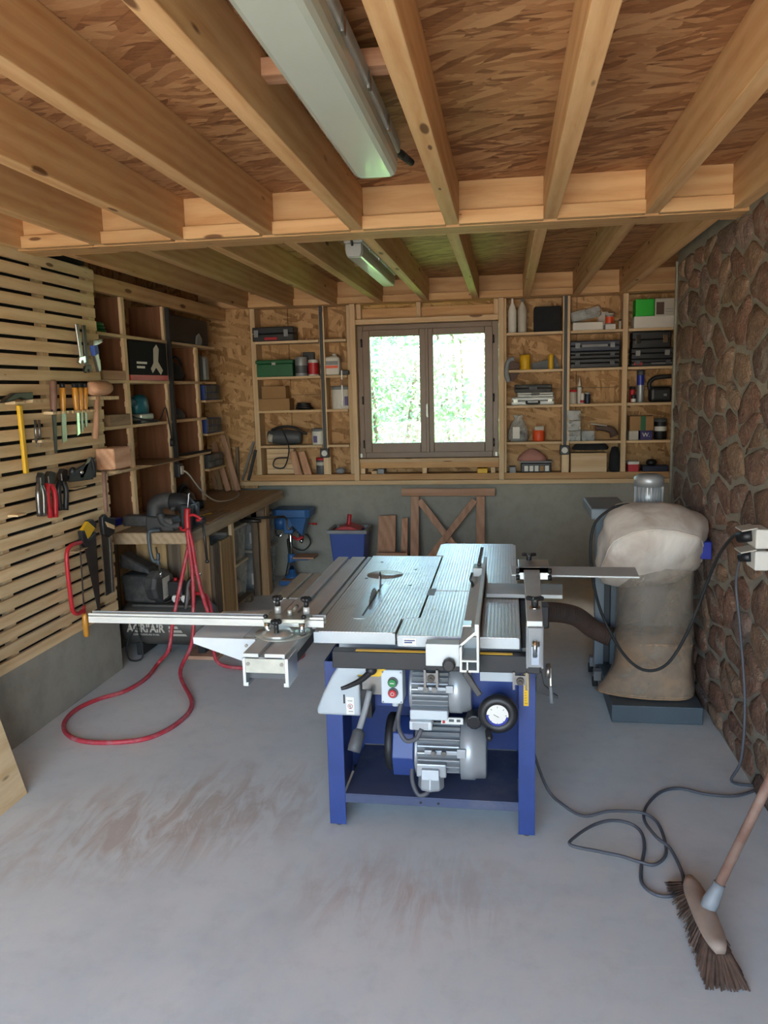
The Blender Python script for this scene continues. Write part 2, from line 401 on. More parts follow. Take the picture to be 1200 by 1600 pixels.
M = {}
for ax in 'xyz':
    M['pine_' + ax] = wood('pine_' + ax, '#dac09a', '#c8a67b', ax)
    M['fir_' + ax] = wood('fir_' + ax, '#cfa878', '#b98a58', ax)
    M['slat_' + ax] = wood('slat_' + ax, '#dcc49b', '#c7a679', ax, fine=1.6)
    M['oak_' + ax] = wood('oak_' + ax, '#a58764', '#7c6044', ax, knots=False)
    M['grey_wood_' + ax] = wood('grey_wood_' + ax, '#7a6a58', '#4c3f33', ax)
    M['pallet_' + ax] = wood('pallet_' + ax, '#b59669', '#8d6d45', ax)
    M['beech_' + ax] = wood('beech_' + ax, '#c69b7c', '#a67757', ax, knots=False)
    M['red_wood_' + ax] = wood('red_wood_' + ax, '#bd957a', '#a0775b', ax, knots=False)
    M['ply_' + ax] = wood('ply_' + ax, '#80553a', '#68432a', ax, knots=False)
M['osb_ceiling'] = osb('osb_ceiling', 'z', 'x', .5, '#b98d62', '#9a6a44', '#6d4327')
M['osb_back'] = osb('osb_back', 'y', 'z')
M['osb_side'] = osb('osb_side', 'x', 'z')
M['floor'] = floor_mat()
M['concrete'] = concrete('concrete_wall', '#8d8c82', '#a3a095', '#7c7b72')
M['mortar'] = concrete('lime_mortar', '#8d8678', '#a09888', '#797265', 6, 1.2)
M['stone'] = stone_mat()
M['dark_back'] = plain('dark_membrane', '#2a2522', .8)  # near black: shade of the gaps between slats put into the wall colour
M['window_wood'] = plain('window_wood', '#70553b', .4, 0, .1, 6)
for ax in 'xyz': M['bench_' + ax] = wood('bench_' + ax, '#b39c80', '#97815f', ax, knots=False, fine=1.4)
M['glass'] = glass_mat()
M['cast'] = milled('milled_cast_iron', '#dcdad6', .0135)
M['alu'] = plain('aluminium', '#c3c8c8', .33, .85, .06, 5)
M['alu_matte'] = plain('satin_aluminium', '#c0c4c2', .5, .25, .08, 5)
M['alu_white'] = plain('extrusion_end', '#c6c8c3', .4, .3, .05)
M['zinc'] = plain('zinc_plate', '#aeb0a6', .4, .5, .15, 14)
M['steel'] = plain('bare_steel', '#8b8884', .3, .9, .12, 12)
M['dark_steel'] = plain('dark_steel', '#4a4642', .4, .7, .15, 12)
M['chrome'] = plain('chrome', '#d5d8d8', .12, 1., .02)
M['blue_paint'] = plain('blue_paint', '#2a3f7a', .42, 0, .1, 10, .05)
M['blue_dusty'] = plain('dusty_blue_paint', '#454c66', .7, 0, .12, 4, .05, dirt='#6a6a70')
M['grey_paint'] = plain('grey_paint', '#aeb6bb', .42, .1, .06)
M['light_grey'] = plain('light_grey_paint', '#c3cacd', .45, 0, .05)
M['silver_paint'] = plain('silver_paint', '#a9adb0', .4, .45, .06, 10)
M['black_plastic'] = plain('black_plastic', '#1c1c1e', .45, 0, .15, 15)
M['black_metal'] = plain('black_metal', '#2b2b2d', .5, .3, .15, 6)
M['dusty_black'] = plain('dusty_black', '#343434', .6, 0, .2, 8, dirt='#625d58')
M['dark_grey'] = plain('dark_grey', '#4c4f52', .5)
M['mid_grey'] = plain('mid_grey', '#85888a', .55)
M['cable_grey'] = plain('grey_cable', '#505055', .6)
M['black_card'] = plain('black_card', '#1a1a1b', .8, 0, .1, 8, spec=.2)
M['rubber'] = plain('black_rubber', '#232323', .7, 0, .2)
M['white'] = plain('white_card', '#dcd9d0', .6, 0, .05)
M['off_white'] = plain('off_white', '#bfb9ac', .65, 0, .08)
M['red'] = plain('red_plastic', '#b5222b', .42, 0, .08)
M['hose_red'] = plain('red_hose', '#b13540', .5, 0, .15, 20, dirt='#b07e7e')
M['green'] = plain('green_enamel', '#0e5a30', .4, 0, .08)
M['bright_green'] = plain('bright_green', '#18b62a', .4, 0, .08)
M['button_green'] = plain('button_green', '#1f7a3e', .4)
M['yellow'] = plain('yellow', '#e0b21c', .5, 0, .06)
M['yellow_paint'] = plain('yellow_paint', '#d8a91a', .5, 0, .1)
M['orange'] = plain('orange_plastic', '#e0552a', .4, 0, .06)
M['blue_plastic'] = plain('blue_plastic', '#33509c', .5, 0, .06)
M['blue_box'] = plain('blue_box', '#27359a', .4, 0, .06)
M['navy'] = plain('navy', '#1d2338', .45)
M['purple'] = plain('purple', '#3f2f6d', .45)
M['cardboard'] = plain('cardboard', '#a07a50', .8, 0, .08, 4)
M['teal'] = plain('teal_casing', '#1c5a66', .4)
M['drill_blue'] = plain('drill_blue', '#356399', .4, .1, .08)
M['comp_grey'] = plain('tank_grey', '#54514d', .5, .2, .12, 5, dirt='#6f6860')
M['ext_blue'] = plain('extractor_blue', '#78838a', .45, .1, .08, 6)
M['ext_dark'] = plain('extractor_blue_grey', '#4b555b', .5, .1, .08, 6)
t = NT('dusty_cotton'); v_ = t.coord((1, 1, .6)); fa = t.noise(v_, 6, 4, .6, .6); fb_ = t.noise(t.coord((4, 4, 1.2)), 1.1, 2, .5, .6)
t.set(Base_Color=t.ramp(fa, ((.35, lin('#cdbfb0')), (.6, lin('#e4dbd0')))), Roughness=.9, Specular_IOR_Level=.2); t.bump(t.math('ADD', t.math('MULTIPLY', fb_, 1.0), t.math('MULTIPLY', fa, .3)), .4, .04); M['fabric'] = t.mat
M['sawdust'] = plain('sawdust', '#b6906c', .95, 0, .2, 14, .4)
M['poly'] = clear_plastic('clear_polythene', '#9c8f7f', .5, .16)
M['clear'] = clear_plastic('clear_plastic', '#cfd3d0', .4, .2)
M['diffuser'] = plain('lamp_diffuser', '#b9bfb0', .22, 0, .03, 3, 0, .3)
M['housing'] = plain('lamp_housing', '#9a9d98', .45)
M['bristle'] = plain('brown_bristle', '#5a4436', .8, 0, .3, 40)
M['broom_wood'] = plain('broom_wood', '#9a8676', .7, 0, .15, 7)
M['handle_wood'] = plain('handle_wood', '#7d5c4d', .6, 0, .18, 6, dirt='#9a8072')
M['amber'] = plain('amber_handle', '#c98a2e', .35, 0, .15, 12, 0, .4)
M['leather'] = plain('leather_brown', '#5c463c', .7)
M['black_cloth'] = plain('black_cloth', '#1f2022', .9, 0, .2, 20, .3)
M['pink'] = plain('pink_cloth', '#b98478', .85, 0, .1)
M['grass'] = plain('grass', '#6f9a3d', .9, 0, .3, 3)
M['leaf'] = plain('hedge_leaf', '#7c9980', .7, 0, .35, 2)
M['leaf_pale'] = plain('pale_leaf', '#90a68e', .7, 0, .3, 2)
M['bark'] = plain('bark', '#5d5246', .9, 0, .2, 12)
M['roofing'] = plain('roofing', '#55504c', .9)
M['gravel'] = concrete('gravel_yard', '#a79f90', '#c2baa9', '#8a8376', 6, .5)
# ================================================================ SETTING
XL, XR, YB, ZC, ZJ = -2.47, 1.06, 7.10, 2.69, 2.50
def struct(name, mb, mat, parent=None, **k):
    return mb.build(name, mat, parent, kind=None if parent is not None else 'structure', origin=None if parent is not None else (0, 0, 0), **k)
struct('floor', MB().box(-3.0, -1.6, -.1, 1.62, 7.5, 0), M['floor'])
struct('ground', MB().box(-40, -30, -.2, 40, 45, -.1), M['grass'])
struct('ground_yard', MB().box(-18, -30, -.12, 14, -1.6, -.02), M['gravel'])
# ---- ceiling: boards, joists, cross beam
ceil = struct('ceiling', MB().box(-3.0, -1.6, ZC, 1.62, 7.5, ZC + .05), M['osb_ceiling'])
struct('roof', MB().box(-3.3, -1.9, ZC + .3, 1.9, 7.8, ZC + .42), M['roofing'])  # unseen slab added above the ceiling to block the sky
FJ = [-2.405, -1.977, -1.55, -1.104, -.668, -.217, .229, .675, 1.045]
BJ = [-2.277, -1.859, -1.465, -1.061, -.659, -.232, .197, .609, .986]
for x in FJ: MB().box(x - .062, -1.6, ZJ, x, 3.87, ZC).build('joist', M['fir_y'], ceil, bevel=.003)
for x in BJ: MB().box(x - .06, 4.07, ZJ, x, 7.09, ZC).build('joist', M['fir_y'], ceil, bevel=.003)
MB().box(-2.6, 3.885, ZJ - .008, XR + .02, 4.045, ZC).build('beam', M['fir_x'], ceil, bevel=.003)
edges = [-2.6] + FJ + [1.12]
for i, x in enumerate(FJ):           # packing strips and blocking boards between the joists
    a = edges[i]
    MB().box(a, 3.835, ZJ - .004, x - .062, 3.884, ZJ + .055).build('strip', M['fir_x'], ceil, bevel=.002)
    MB().box(a + .001, 3.866, ZJ + .056, x - .063, 3.884, ZC - .001).build('blocking', M['fir_x'], ceil)
edges = [-2.75] + BJ + [1.62]
for i in range(len(edges) - 1):
    a, b = edges[i], edges[i + 1] - (.06 if i < len(BJ) else 0)
    MB().box(a, 4.046, ZJ - .003, b, 4.10, ZJ + .055).build('strip', M['fir_x'], ceil, bevel=.002)
    MB().box(a, 7.03, ZJ + .002, b, 7.088, ZJ + .06).build('strip', M['fir_x'], ceil, bevel=.002)
    MB().box(a + .001, 7.062, ZJ + .061, b - .001, 7.088, ZC - .001).build('blocking', M['fir_x'], ceil)
MB().box(-2.75, 7.09, ZJ, 1.62, 7.30, ZC).build('beam', M['fir_x'], ceil)

# ---- back wall: concrete foot, boards, studs, sill plates, window opening
wb = struct('wall_back', MB().box(-3.0, 7.27, 0, 1.62, 7.45, .935), M['concrete'])
wx0, wx1, wz0, wz1 = -1.31, -.07, 1.14, 2.315
def panel(x0, z0, x1, z1, mat='osb_back', y=7.26): MB().box(x0, y, z0, x1, y + .02, z1).build('board', M[mat], wb)
for a, b in ((-2.75, -1.98), (-1.975, -1.355), (-.03, .60), (.605, 1.62)):
    for c, d in ((.935, 1.72), (1.725, 2.52)): panel(a, c, b, d)
panel(-2.76, .875, -2.29, 2.498, y=7.10)                                     # boarded corner beside the first upright
panel(-1.355, 2.33, -.03, 2.52); panel(-1.355, .935, -.03, 1.13)
MB().box(-2.45, 7.045, .905, 1.62, 7.29, .943).build('sill_plate', M['pine_x'], wb, bevel=.003)
MB().box(-2.45, 7.085, .944, 1.62, 7.255, .998).build('sole_plate', M['fir_x'], wb, bevel=.002)
def stud(x0, x1, z0=.999, z1=ZJ - .002, y0=7.08, y1=7.258, m='pine_z'): MB().box(x0, y0, z0, x1, y1, z1).build('stud', M[m], wb, bevel=.003)
stud(-1.357, -1.313, z0=.945, y0=7.03); stud(-.068, -.022, z0=.945, y0=7.03)
for x in (-1.40,): stud(x - .003, x + .04, y0=7.10)
MB().box(-1.311, 7.035, 2.318, -.07, 7.20, 2.362).build('head_rail', M['pine_x'], wb, bevel=.003)
MB().box(-1.311, 7.16, 2.364, -.07, 7.20, 2.46).build('lintel_board', M['fir_x'], wb)
for x in (-1.31, -.78, -.11): stud(x, x + .04, 2.364, 2.498, y0=7.10)
MB().box(-1.311, 7.06, 1.105, -.07, 7.26, 1.138).build('window_board', M['pine_x'], wb, bevel=.002)
MB().box(-1.311, 7.09, 1.05, -.07, 7.24, 1.104).build('window_rail', M['fir_x'], wb, bevel=.002)
for x in (-1.31, -.75, -.14): stud(x, x + .04, .999, 1.049, y0=7.10)
MB().box(-3.0, 7.30, 2.32, 1.62, 7.45, ZC + .3).build('cladding', M['grey_wood_x'], wb)
MB().box(-3.0, 7.30, .935, wx0, 7.45, 2.32).build('cladding', M['grey_wood_x'], wb)
MB().box(wx1, 7.30, .935, 1.62, 7.45, 2.32).build('cladding', M['grey_wood_x'], wb)
MB().box(wx0, 7.30, .935, wx1, 7.45, 1.13).build('cladding', M['grey_wood_x'], wb)

# ---- window
win = thing('window_1', None, None, (-.69, 7.14, 1.14)); win['kind'] = 'structure'
def rect_frame(x0, z0, x1, z1, w, y0, y1, wb_=None):
    wb_ = wb_ or w
    return MB().box(x0, y0, z0, x0 + w, y1, z1).box(x1 - w, y0, z0, x1, y1, z1).box(x0 + w, y0, z0, x1 - w, y1, z0 + wb_).box(x0 + w, y0, z1 - w, x1 - w, y1, z1)
rect_frame(wx0, wz0, wx1, wz1, .055, 7.10, 7.20, .07).build('window_frame', M['window_wood'], win, bevel=.004)
for x0, x1, px0, px1 in ((-1.262, -.692, -1.197, -.756), (-.690, -.118, -.636, -.189)):
    sh = MB().box(x0, 7.085, 1.19, px0, 7.145, 2.27).box(px1, 7.085, 1.19, x1, 7.145, 2.27).box(px0, 7.085, 1.19, px1, 7.145, 1.275).box(px0, 7.085, 2.213, px1, 7.145, 2.27).build('sash', M['window_wood'], win, bevel=.004)
    MB().box(px0, 7.112, 1.275, px1, 7.116, 2.213).build('pane', M['glass'], sh)
MB().box(-.705, 7.07, 1.19, -.677, 7.085, 2.27).build('cover_strip', M['window_wood'], win, bevel=.003)
MB().box(-.70, 7.058, 1.50, -.682, 7.07, 1.62).cyl((-.691, 7.06, 1.60), (-.691, 7.03, 1.60), .008).box(-.699, 7.022, 1.51, -.683, 7.034, 1.61).build('handle', M['zinc'], win, bevel=.002)
for x in (-1.268, -.112):
    for z in (1.27, 1.66, 2.16): MB().cyl((x, 7.078, z - .035), (x, 7.078, z + .035), .008, n=10).build('hinge', M['dark_steel'], win)
for x in (-1.305, -.10): MB().box(x, 7.075, 1.15, x + .018, 7.10, 1.185).build('corner_stop', M['zinc'], win)

# ---- left wall
wl = struct('wall_left', MB().box(-2.9, -1.6, 0, XL, 4.655, .40), M['concrete'])
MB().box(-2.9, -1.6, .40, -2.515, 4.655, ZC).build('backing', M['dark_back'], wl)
MB().box(-2.515, 4.612, .40, -2.478, 4.655, 2.5).build('stud', M['pine_z'], wl)
MB().box(-2.9, 4.655, 0, -2.77, 7.3, ZC).build('alcove_back', M['osb_side'], wl)
MB().box(-2.77, 4.655, 2.35, -2.50, 4.70, 2.5).build('stud', M['pine_z'], wl)
MB().box(-2.56, 4.66, 2.40, -2.505, 7.08, 2.5).build('head_plate', M['fir_y'], wl, bevel=.003)
# ---- right wall: stones bedded in mortar
wr = struct('wall_right', MB().box(XR, -1.6, 0, 1.46, 5.385, ZC), M['mortar'])
MB().box(1.46, -1.6, 0, 1.62, 6.0, ZC).box(1.46, 6.12, 0, 1.62, 7.3, ZC).box(1.46, 6.0, .55, 1.62, 6.12, ZC).build('side_board', M['osb_side'], wr)  # low slit added in the unseen side wall to let in a sun streak
MB().box(XR - .012, 5.375, 0, 1.455, 5.40, ZJ - .002).build('reveal', M['mortar'], wr, bevel=.006)
def voronoi_cells(pts, x0, y0, x1, y1, reach):
    out = []
    for i, p in enumerate(pts):
        poly = [(max(x0, p[0] - reach), max(y0, p[1] - reach)), (min(x1, p[0] + reach), max(y0, p[1] - reach)), (min(x1, p[0] + reach), min(y1, p[1] + reach)), (max(x0, p[0] - reach), min(y1, p[1] + reach))]
        for j, q in enumerate(pts):
            if i == j or abs(q[0] - p[0]) > 2 * reach or abs(q[1] - p[1]) > 2 * reach: continue
            mx, my, nx, ny = (p[0] + q[0]) / 2, (p[1] + q[1]) / 2, q[0] - p[0], q[1] - p[1]
            new = []
            for k in range(len(poly)):
                a, b = poly[k], poly[(k + 1) % len(poly)]
                da = (a[0] - mx) * nx + (a[1] - my) * ny; db = (b[0] - mx) * nx + (b[1] - my) * ny
                if da <= 0: new.append(a)
                if (da < 0) != (db < 0):
                    t = da / (da - db); new.append((a[0] + (b[0] - a[0]) * t, a[1] + (b[1] - a[1]) * t))
            poly = new
            if len(poly) < 3: break
        out.append(poly)
    return out
rs = random.Random(21)
SY = 1.5                                  # stones lie: longer than high
seeds = []
z = .05; row = 0
while z < 2.6:
    y = 1.9 / SY + (row % 2) * .08
    while y < 5.36 / SY:
        seeds.append((y + rs.uniform(-.06, .06), z + rs.uniform(-.062, .062))); y += rs.uniform(.10, .25)
    z += rs.uniform(.125, .19); row += 1
for poly in voronoi_cells(seeds, 1.85 / SY, .005, 5.31 / SY, 2.492, .30):
    if len(poly) < 3: continue
    pl = [(a * SY, b) for a, b in poly]
    cy = sum(a for a, b in pl) / len(pl); cz = sum(b for a, b in pl) / len(pl)
    g = rs.uniform(.005, .022)
    ins = []
    for a, b in pl:
        d = math.hypot(a - cy, b - cz) or 1; f = max(.5, 1 - g * 1.25 / d); ins.append((cy + (a - cy) * f, cz + (b - cz) * f))
    q = []
    for k in range(len(ins)):
        a, b = ins[k], ins[(k + 1) % len(ins)]
        if math.hypot(a[0] - b[0], a[1] - b[1]) < .03: q.append(((a[0] + b[0]) / 2, (a[1] + b[1]) / 2)); continue
        q += [(a[0] * .83 + b[0] * .17, a[1] * .83 + b[1] * .17), (a[0] * .17 + b[0] * .83, a[1] * .17 + b[1] * .83)]
    ins = [(a + rs.uniform(-.012, .012), max(.004, b + rs.uniform(-.010, .010))) for a, b in q]
    n = len(ins); h = rs.uniform(.004, .016)
    vs = [(XR + .02, a, b) for a, b in ins] + [(XR - h * .75, cy + (a - cy) * .97, cz + (b - cz) * .95) for a, b in ins] + \
         [(XR - h - rs.uniform(-.006, .010), cy + (a - cy) * rs.uniform(.74, .9), cz + (b - cz) * rs.uniform(.68, .86)) for a, b in ins] + [(XR - h - .01, cy, cz)]
    fs = [(i, n + i, n + (i + 1) % n, (i + 1) % n) for i in range(n)] + [(n + i, 2 * n + i, 2 * n + (i + 1) % n, n + (i + 1) % n) for i in range(n)] + [(2 * n + i, 3 * n, 2 * n + (i + 1) % n) for i in range(n)]
    mb = MB(); mb._add(vs, fs, 0, True); mb.build('stone', M['stone'], wr)
# ---- wall behind the camera with its wide doorway
struct('wall_front', MB().box(-3.0, -1.7, 0, -2.75, -1.55, ZC).box(.95, -1.7, 0, 1.62, -1.55, ZC).box(-2.75, -1.7, 2.6, .95, -1.55, ZC), M['concrete'])

# ================================================================ GARDEN outside the window
def leafy(name, label, c, size, n, leaf, mat, seed, group):
    r = random.Random(seed); mb = MB()
    for _ in range(n):
        while True:
            p = Vector((r.uniform(-1, 1), r.uniform(-1, 1), r.uniform(-1, 1)))
            if .3 < p.length < 1: break
        q = Vector(c) + Vector((p.x * size[0], p.y * size[1], p.z * size[2]))
        a = Vector((r.gauss(0, 1), r.gauss(0, 1), r.gauss(0, 1))).normalized(); b = a.cross(Vector((r.gauss(0, 1), r.gauss(0, 1), r.gauss(0, 1)))).normalized()
        l = leaf * r.uniform(.6, 1.3)
        mb._add([q, q + a * l * .5 + b * l * .28, q + a * l, q + a * l * .5 - b * l * .28], [(0, 1, 2, 3)])
    t = thing(name, label, 'shrub', (c[0], c[1], -.1), group)
    mb.build('foliage', M[mat], t, kind='stuff')
    s = MB()
    for k in range(5):
        d = Vector((r.uniform(-.5, .5) * size[0], r.uniform(-.4, .4) * size[1], 0))
        s.tube([(c[0] + d.x * .2, c[1] + d.y * .2, -.1), (c[0] + d.x * .6, c[1] + d.y * .6, c[2] - size[2] * .3), (c[0] + d.x, c[1] + d.y, c[2] + size[2] * .5)], .03, 6)
    s.build('branches', M['bark'], t)
leafy('hedge_shrub', 'tall pale green shrub outside the left window pane', (-1.55, 10.2, 1.35), (1.15, .8, 1.5), 9000, .075, 'leaf', 1, 'shrubs outside the window')
leafy('hedge_shrub', 'dense green shrub outside the right window pane', (.75, 10.4, 1.5), (1.1, .8, 1.7), 9000, .075, 'leaf', 2, 'shrubs outside the window')
leafy('hedge_shrub', 'pale leafy tree behind the gap between the two shrubs', (-.6, 13.5, 1.9), (1.8, 1., 2.0), 6000, .11, 'leaf_pale', 3, 'shrubs outside the window')
leafy('hedge_shrub', 'broad pale shrub far left beyond the window', (-4.2, 12.0, 1.6), (2.0, 1., 1.8), 4000, .11, 'leaf_pale', 4, 'shrubs outside the window')
# ================================================================ SLATTED TOOL WALL
SX = -2.455
rk = thing('slatted_tool_panel', 'pale horizontal slats covering the left wall above the concrete foot', 'wall panel', (-2.49, 3., .40))
for i in range(28):
    z0 = .405 + i * .0757
    d = random.uniform(-.012, .012)
    MB().box(SX - .02, 1.0, z0, SX, 4.635 + d, z0 + .057).build('slat', M['slat_y'], rk, bevel=.002)
for y in (1.6, 2.6, 3.55, 4.06, 4.57): MB().box(-2.512, y, .41, SX - .021, y + .055, 2.52).build('batten', M['pine_z'], rk)
def wy(px, py, off=0.): q = onX(px, py, SX + off); return (q.y, q.z)
def flat(name, pts, mat, parent, off=.01, th=.006, bevel=.0, **k):
    return MB().prism([wy(a, b, off) for a, b in pts], 'yz', SX + off - th / 2, SX + off + th / 2).build(name, mat, parent, bevel=bevel, **k)
def on_wall(name, label, cat, px, py, group=None):
    y, z = wy(px, py); return thing(name, label, cat, (SX, y, z), group)
def P3(px, py, off): return onX(px, py, SX + off)
# pegs and little holders belong to the panel
for px0, px1, py0, py1 in ((8, 26, 627, 632), (36, 53, 624, 630), (50, 66, 686, 692), (136, 156, 619, 625), (160, 173, 619, 625), (147, 157, 736, 742), (168, 175, 734, 740), (12, 26, 801, 808), (103, 122, 759, 765), (106, 124, 856, 862)):
    a, b = wy(px0, py1), wy(px1, py0)
    MB().box(SX, a[0], min(a[1], b[1]), SX + .055, b[0], max(a[1], b[1])).build('peg', M['slat_x'], rk, bevel=.002)
a, b = wy(68, 648), wy(137, 640)
ck = MB()
for k in range(9):
    y0 = a[0] + (b[0] - a[0]) * k / 9; y1 = a[0] + (b[0] - a[0]) * (k + .72) / 9; ck.box(SX + .018, y0, a[1], SX + .055, y1, b[1])
ck.box(SX, a[0], a[1], SX + .018, b[0], b[1]); ck.build('chisel_rail', M['slat_x'], rk, kind=None)
# 1 pick hammer
t = on_wall('pick_hammer', 'hammer with long yellow handle hanging on the slats', 'hammer', 30, 740)
MB().bar(P3(30, 633, .03), P3(41, 740, .03), .03, .02, (1, 0, 0)).build('handle', M['yellow_paint'], t, bevel=.006)
flat('head', [(2, 630), (8, 622), (20, 614), (48, 613), (48, 624), (36, 625), (28, 622), (16, 627)], M['dark_steel'], t, .035, .03, bevel=.004)
# 2-3 nail punches
for k, (x0, x1) in enumerate(((55, 56.5), (61, 62.5))):
    t = on_wall('nail_punch', 'short thin steel punch in a small wall block, ' + ('left one of the two' if k == 0 else 'right one of the two'), 'punch', x1, 698, 'steel punches on the slats')
    MB().cyl(P3(x0, 656, .03), P3(x1, 690, .03), .007, n=10).build('shaft', M['steel'], t)
    MB().cyl(P3(x1, 690, .03), P3(x1 + .5, 698, .03), .004, .002, n=8).build('tip', M['steel'], t)
# 4 rasp
t = on_wall('rasp', 'long rasp with dark wooden handle standing in the chisel rail', 'rasp', 86, 708)
MB().lathe(P3(83, 594, .04), P3(84, 640, .04) - P3(83, 594, .04), [(.012, 0), (.019, .01), (.019, .1), (.014, .185), (.009, .19)], 12).build('handle', M['handle_wood'], t)
flat('blade', [(81, 640), (87, 640), (89, 707), (86, 708)], M['dark_steel'], t, .04, .007)
# 5-8 chisels
for k, (xa, xb, yb, w, bm) in enumerate(((97, 101, 692, 7, 'steel'), (116, 123, 681, 4, 'chrome'), (124, 129, 676, 3, 'steel'), (132, 135, 668, 3, 'steel'))):
    lab = ('broad chisel with grey green blade and amber handle beside the rasp', 'amber handled chisel with a bright narrow blade, left of the close trio', 'middle chisel of the close trio of amber handles', 'chisel with dark amber handle nearest the round mallet')[k]
    t = on_wall('chisel', lab, 'chisel', xb, yb, 'chisels in the wall rail')
    p0, p1 = P3(xa, 599, .04), P3(xa + (xb - xa) * .45, 638, .04)
    MB().lathe(p0, p1 - p0, [(.013, .022), (.017, .03), (.0165, .09), (.013, .15), (.010, .165)], 12).build('handle', M['amber'], t)
    MB().lathe(p0, p1 - p0, [(.011, 0), (.015, .004), (.015, .024)], 12).build('hoop', M['black_metal'], t)
    flat('blade', [(xb - w / 2 - 2, 641), (xb + w / 2 - 2, 641), (xb + w / 2, yb - 4), (xb - w / 2, yb)], M[bm], t, .04, .005)
# 9 round mallet
t = on_wall('round_mallet', 'wooden mallet with rounded barrel head hanging near the slat ends', 'mallet', 150, 686)
p0, p1 = P3(140, 607, .065), P3(171, 606, .065)
L = (p1 - p0).length
MB().lathe(p0, p1 - p0, [(.0, 0), (.034, .006), (.043, .04), (.046, L * .5), (.043, L - .05), (.032, L - .012), (.0, L)], 18).build('head', M['beech_y'], t)
MB().cyl(P3(152, 614, .05), P3(149, 686, .04), .015, .018, n=12).build('handle', M['beech_z'], t)
# 10 square mallet
t = on_wall('square_mallet', 'wooden joiner mallet with square head hanging below the round one', 'mallet', 163, 798)
a, b = wy(147, 735), wy(172, 697)
MB().hexa([(SX + .015, a[0], a[1]), (SX + .135, a[0], a[1] - .0), (SX + .135, b[0], a[1]), (SX + .015, b[0], a[1]), (SX + .015, a[0], b[1]), (SX + .135, a[0], b[1]), (SX + .135, b[0], b[1] - .0), (SX + .015, b[0], b[1])]).build('head', M['beech_y'], t, bevel=.012, seg=3)
MB().bar(P3(162, 736, .07), P3(166, 800, .05), .026, .02, (1, 0, 0)).build('handle', M['handle_wood'], t, bevel=.005)
# 11-13 pliers
def pliers(label, xs, grip, y0, y1, w):
    t = on_wall('pliers', label, 'pliers', xs[2], y1, 'pliers hung on the slats')
    x0, x1, x2 = xs
    flat('jaw', [(x0 - w * .6, y0 + 8), (x0, y0), (x0 + w, y0 + 2), (x0 + w * 1.1, y0 + 20), (x0 - w * .4, y0 + 20)], M['dark_steel'], t, .035, .03, bevel=.004)
    for s_, xx in ((-1, x1), (1, x2)):
        MB().tube([P3(x0 + s_ * w * .2, y0 + 18, .03), P3((x0 + xx) / 2 + s_ * w * .6, (y0 + y1) / 2, .04), P3(xx, y1, .035)], .015, 10).build('grip', M[grip], t)
pliers('red handled pliers hung on the slats between two grey pairs', (76, 79, 87), 'red', 736, 808, 7)
pliers('grey pliers hung left of the red handled pair', (62, 62, 69), 'steel', 738, 806, 4)
pliers('dark grip pliers hung right of the red handled pair', (96, 94, 103), 'black_plastic', 732, 797, 6)
# 14 hand plane
t = on_wall('hand_plane', 'black metal bench plane resting on a wall bracket', 'plane', 125, 760)
MB().hexa([P3(108, 752, .03), P3(108, 754, .09), P3(146, 749, .09), P3(146, 747, .03), P3(108, 740, .03), P3(108, 742, .09), P3(148, 716, .09), P3(148, 714, .03)]).build('body', M['black_metal'], t, bevel=.004)
MB().hexa([P3(124, 745, .05), P3(124, 747, .09), P3(130, 747, .09), P3(130, 745, .05), P3(138, 714, .05), P3(138, 716, .09), P3(143, 715, .09), P3(143, 713, .05)]).build('iron', M['steel'], t, bevel=.002)
MB().ball(P3(114, 738, .07), .022, .022, .03).build('knob', M['black_plastic'], t)
MB().ball(P3(127, 738, .095), .012).build('lever_cap', M['chrome'], t)
MB().tube([P3(141, 716, .08), P3(146, 725, .09), P3(147, 745, .08)], .013, 8).build('tote', M['black_plastic'], t)
# 15 wrenches
for k, (xa, ya, xb, yb, jm) in enumerate(((119, 506, 127, 558, 'chrome'), (130, 508, 136, 572, 'dark_steel'))):
    t = on_wall('adjustable_wrench', ('shiny adjustable wrench hung high on the slats' if k == 0 else 'darker adjustable wrench hung right of the shiny one'), 'wrench', xb, yb + 10, 'wrenches on the slats')
    flat('handle', [(xa - 2, ya), (xa + 3, ya), (xb + 2.5, yb), (xb - 2.5, yb)], M['steel' if k == 0 else 'dark_steel'], t, .03, .01, bevel=.003)
    flat('jaw', [(xb - 4, yb), (xb + 5, yb - 2), (xb + 6, yb + 8), (xb + 3, yb + 10), (xb + 2, yb + 5), (xb - 1, yb + 5), (xb - 2, yb + 11), (xb - 6, yb + 8)], M[jm], t, .03, .014, bevel=.002)
# 16 locking pliers with blue grip
t = on_wall('pipe_pliers', 'chrome pliers with blue grip hung at the slat ends', 'pliers', 153, 582)
flat('head', [(143, 532), (157, 529), (157, 535), (148, 540), (143, 540)], M['chrome'], t, .04, .03, bevel=.003)
flat('grip', [(143, 540), (149, 538), (152, 552), (146, 556)], M['blue_plastic'], t, .04, .03, bevel=.004)
flat('leg', [(146, 555), (152, 552), (156, 578), (153, 582)], M['steel'], t, .04, .02, bevel=.003)
# 17 hacksaw
t = on_wall('hacksaw', 'red framed hacksaw with wooden handle hung low on the slats', 'saw', 134, 990)
MB().tube([P3(127, 847, .05), P3(112, 852, .05), P3(105, 862, .05), P3(105, 885, .05), P3(110, 930, .05), P3(114, 954, .05), P3(122, 959, .05), P3(131, 953, .05)], .012, 8).build('frame', M['red'], t)
flat('blade', [(124, 851), (126, 850), (132, 950), (130, 951)], M['steel'], t, .05, .002)
MB().cyl(P3(131, 946, .05), P3(132, 960, .05), .009, n=10).build('collar', M['red'], t)
MB().lathe(P3(132, 958, .05), P3(135, 992, .05) - P3(132, 958, .05), [(.010, 0), (.015, .01), (.017, .06), (.016, .13), (.011, .142)], 12).build('handle', M['amber'], t)
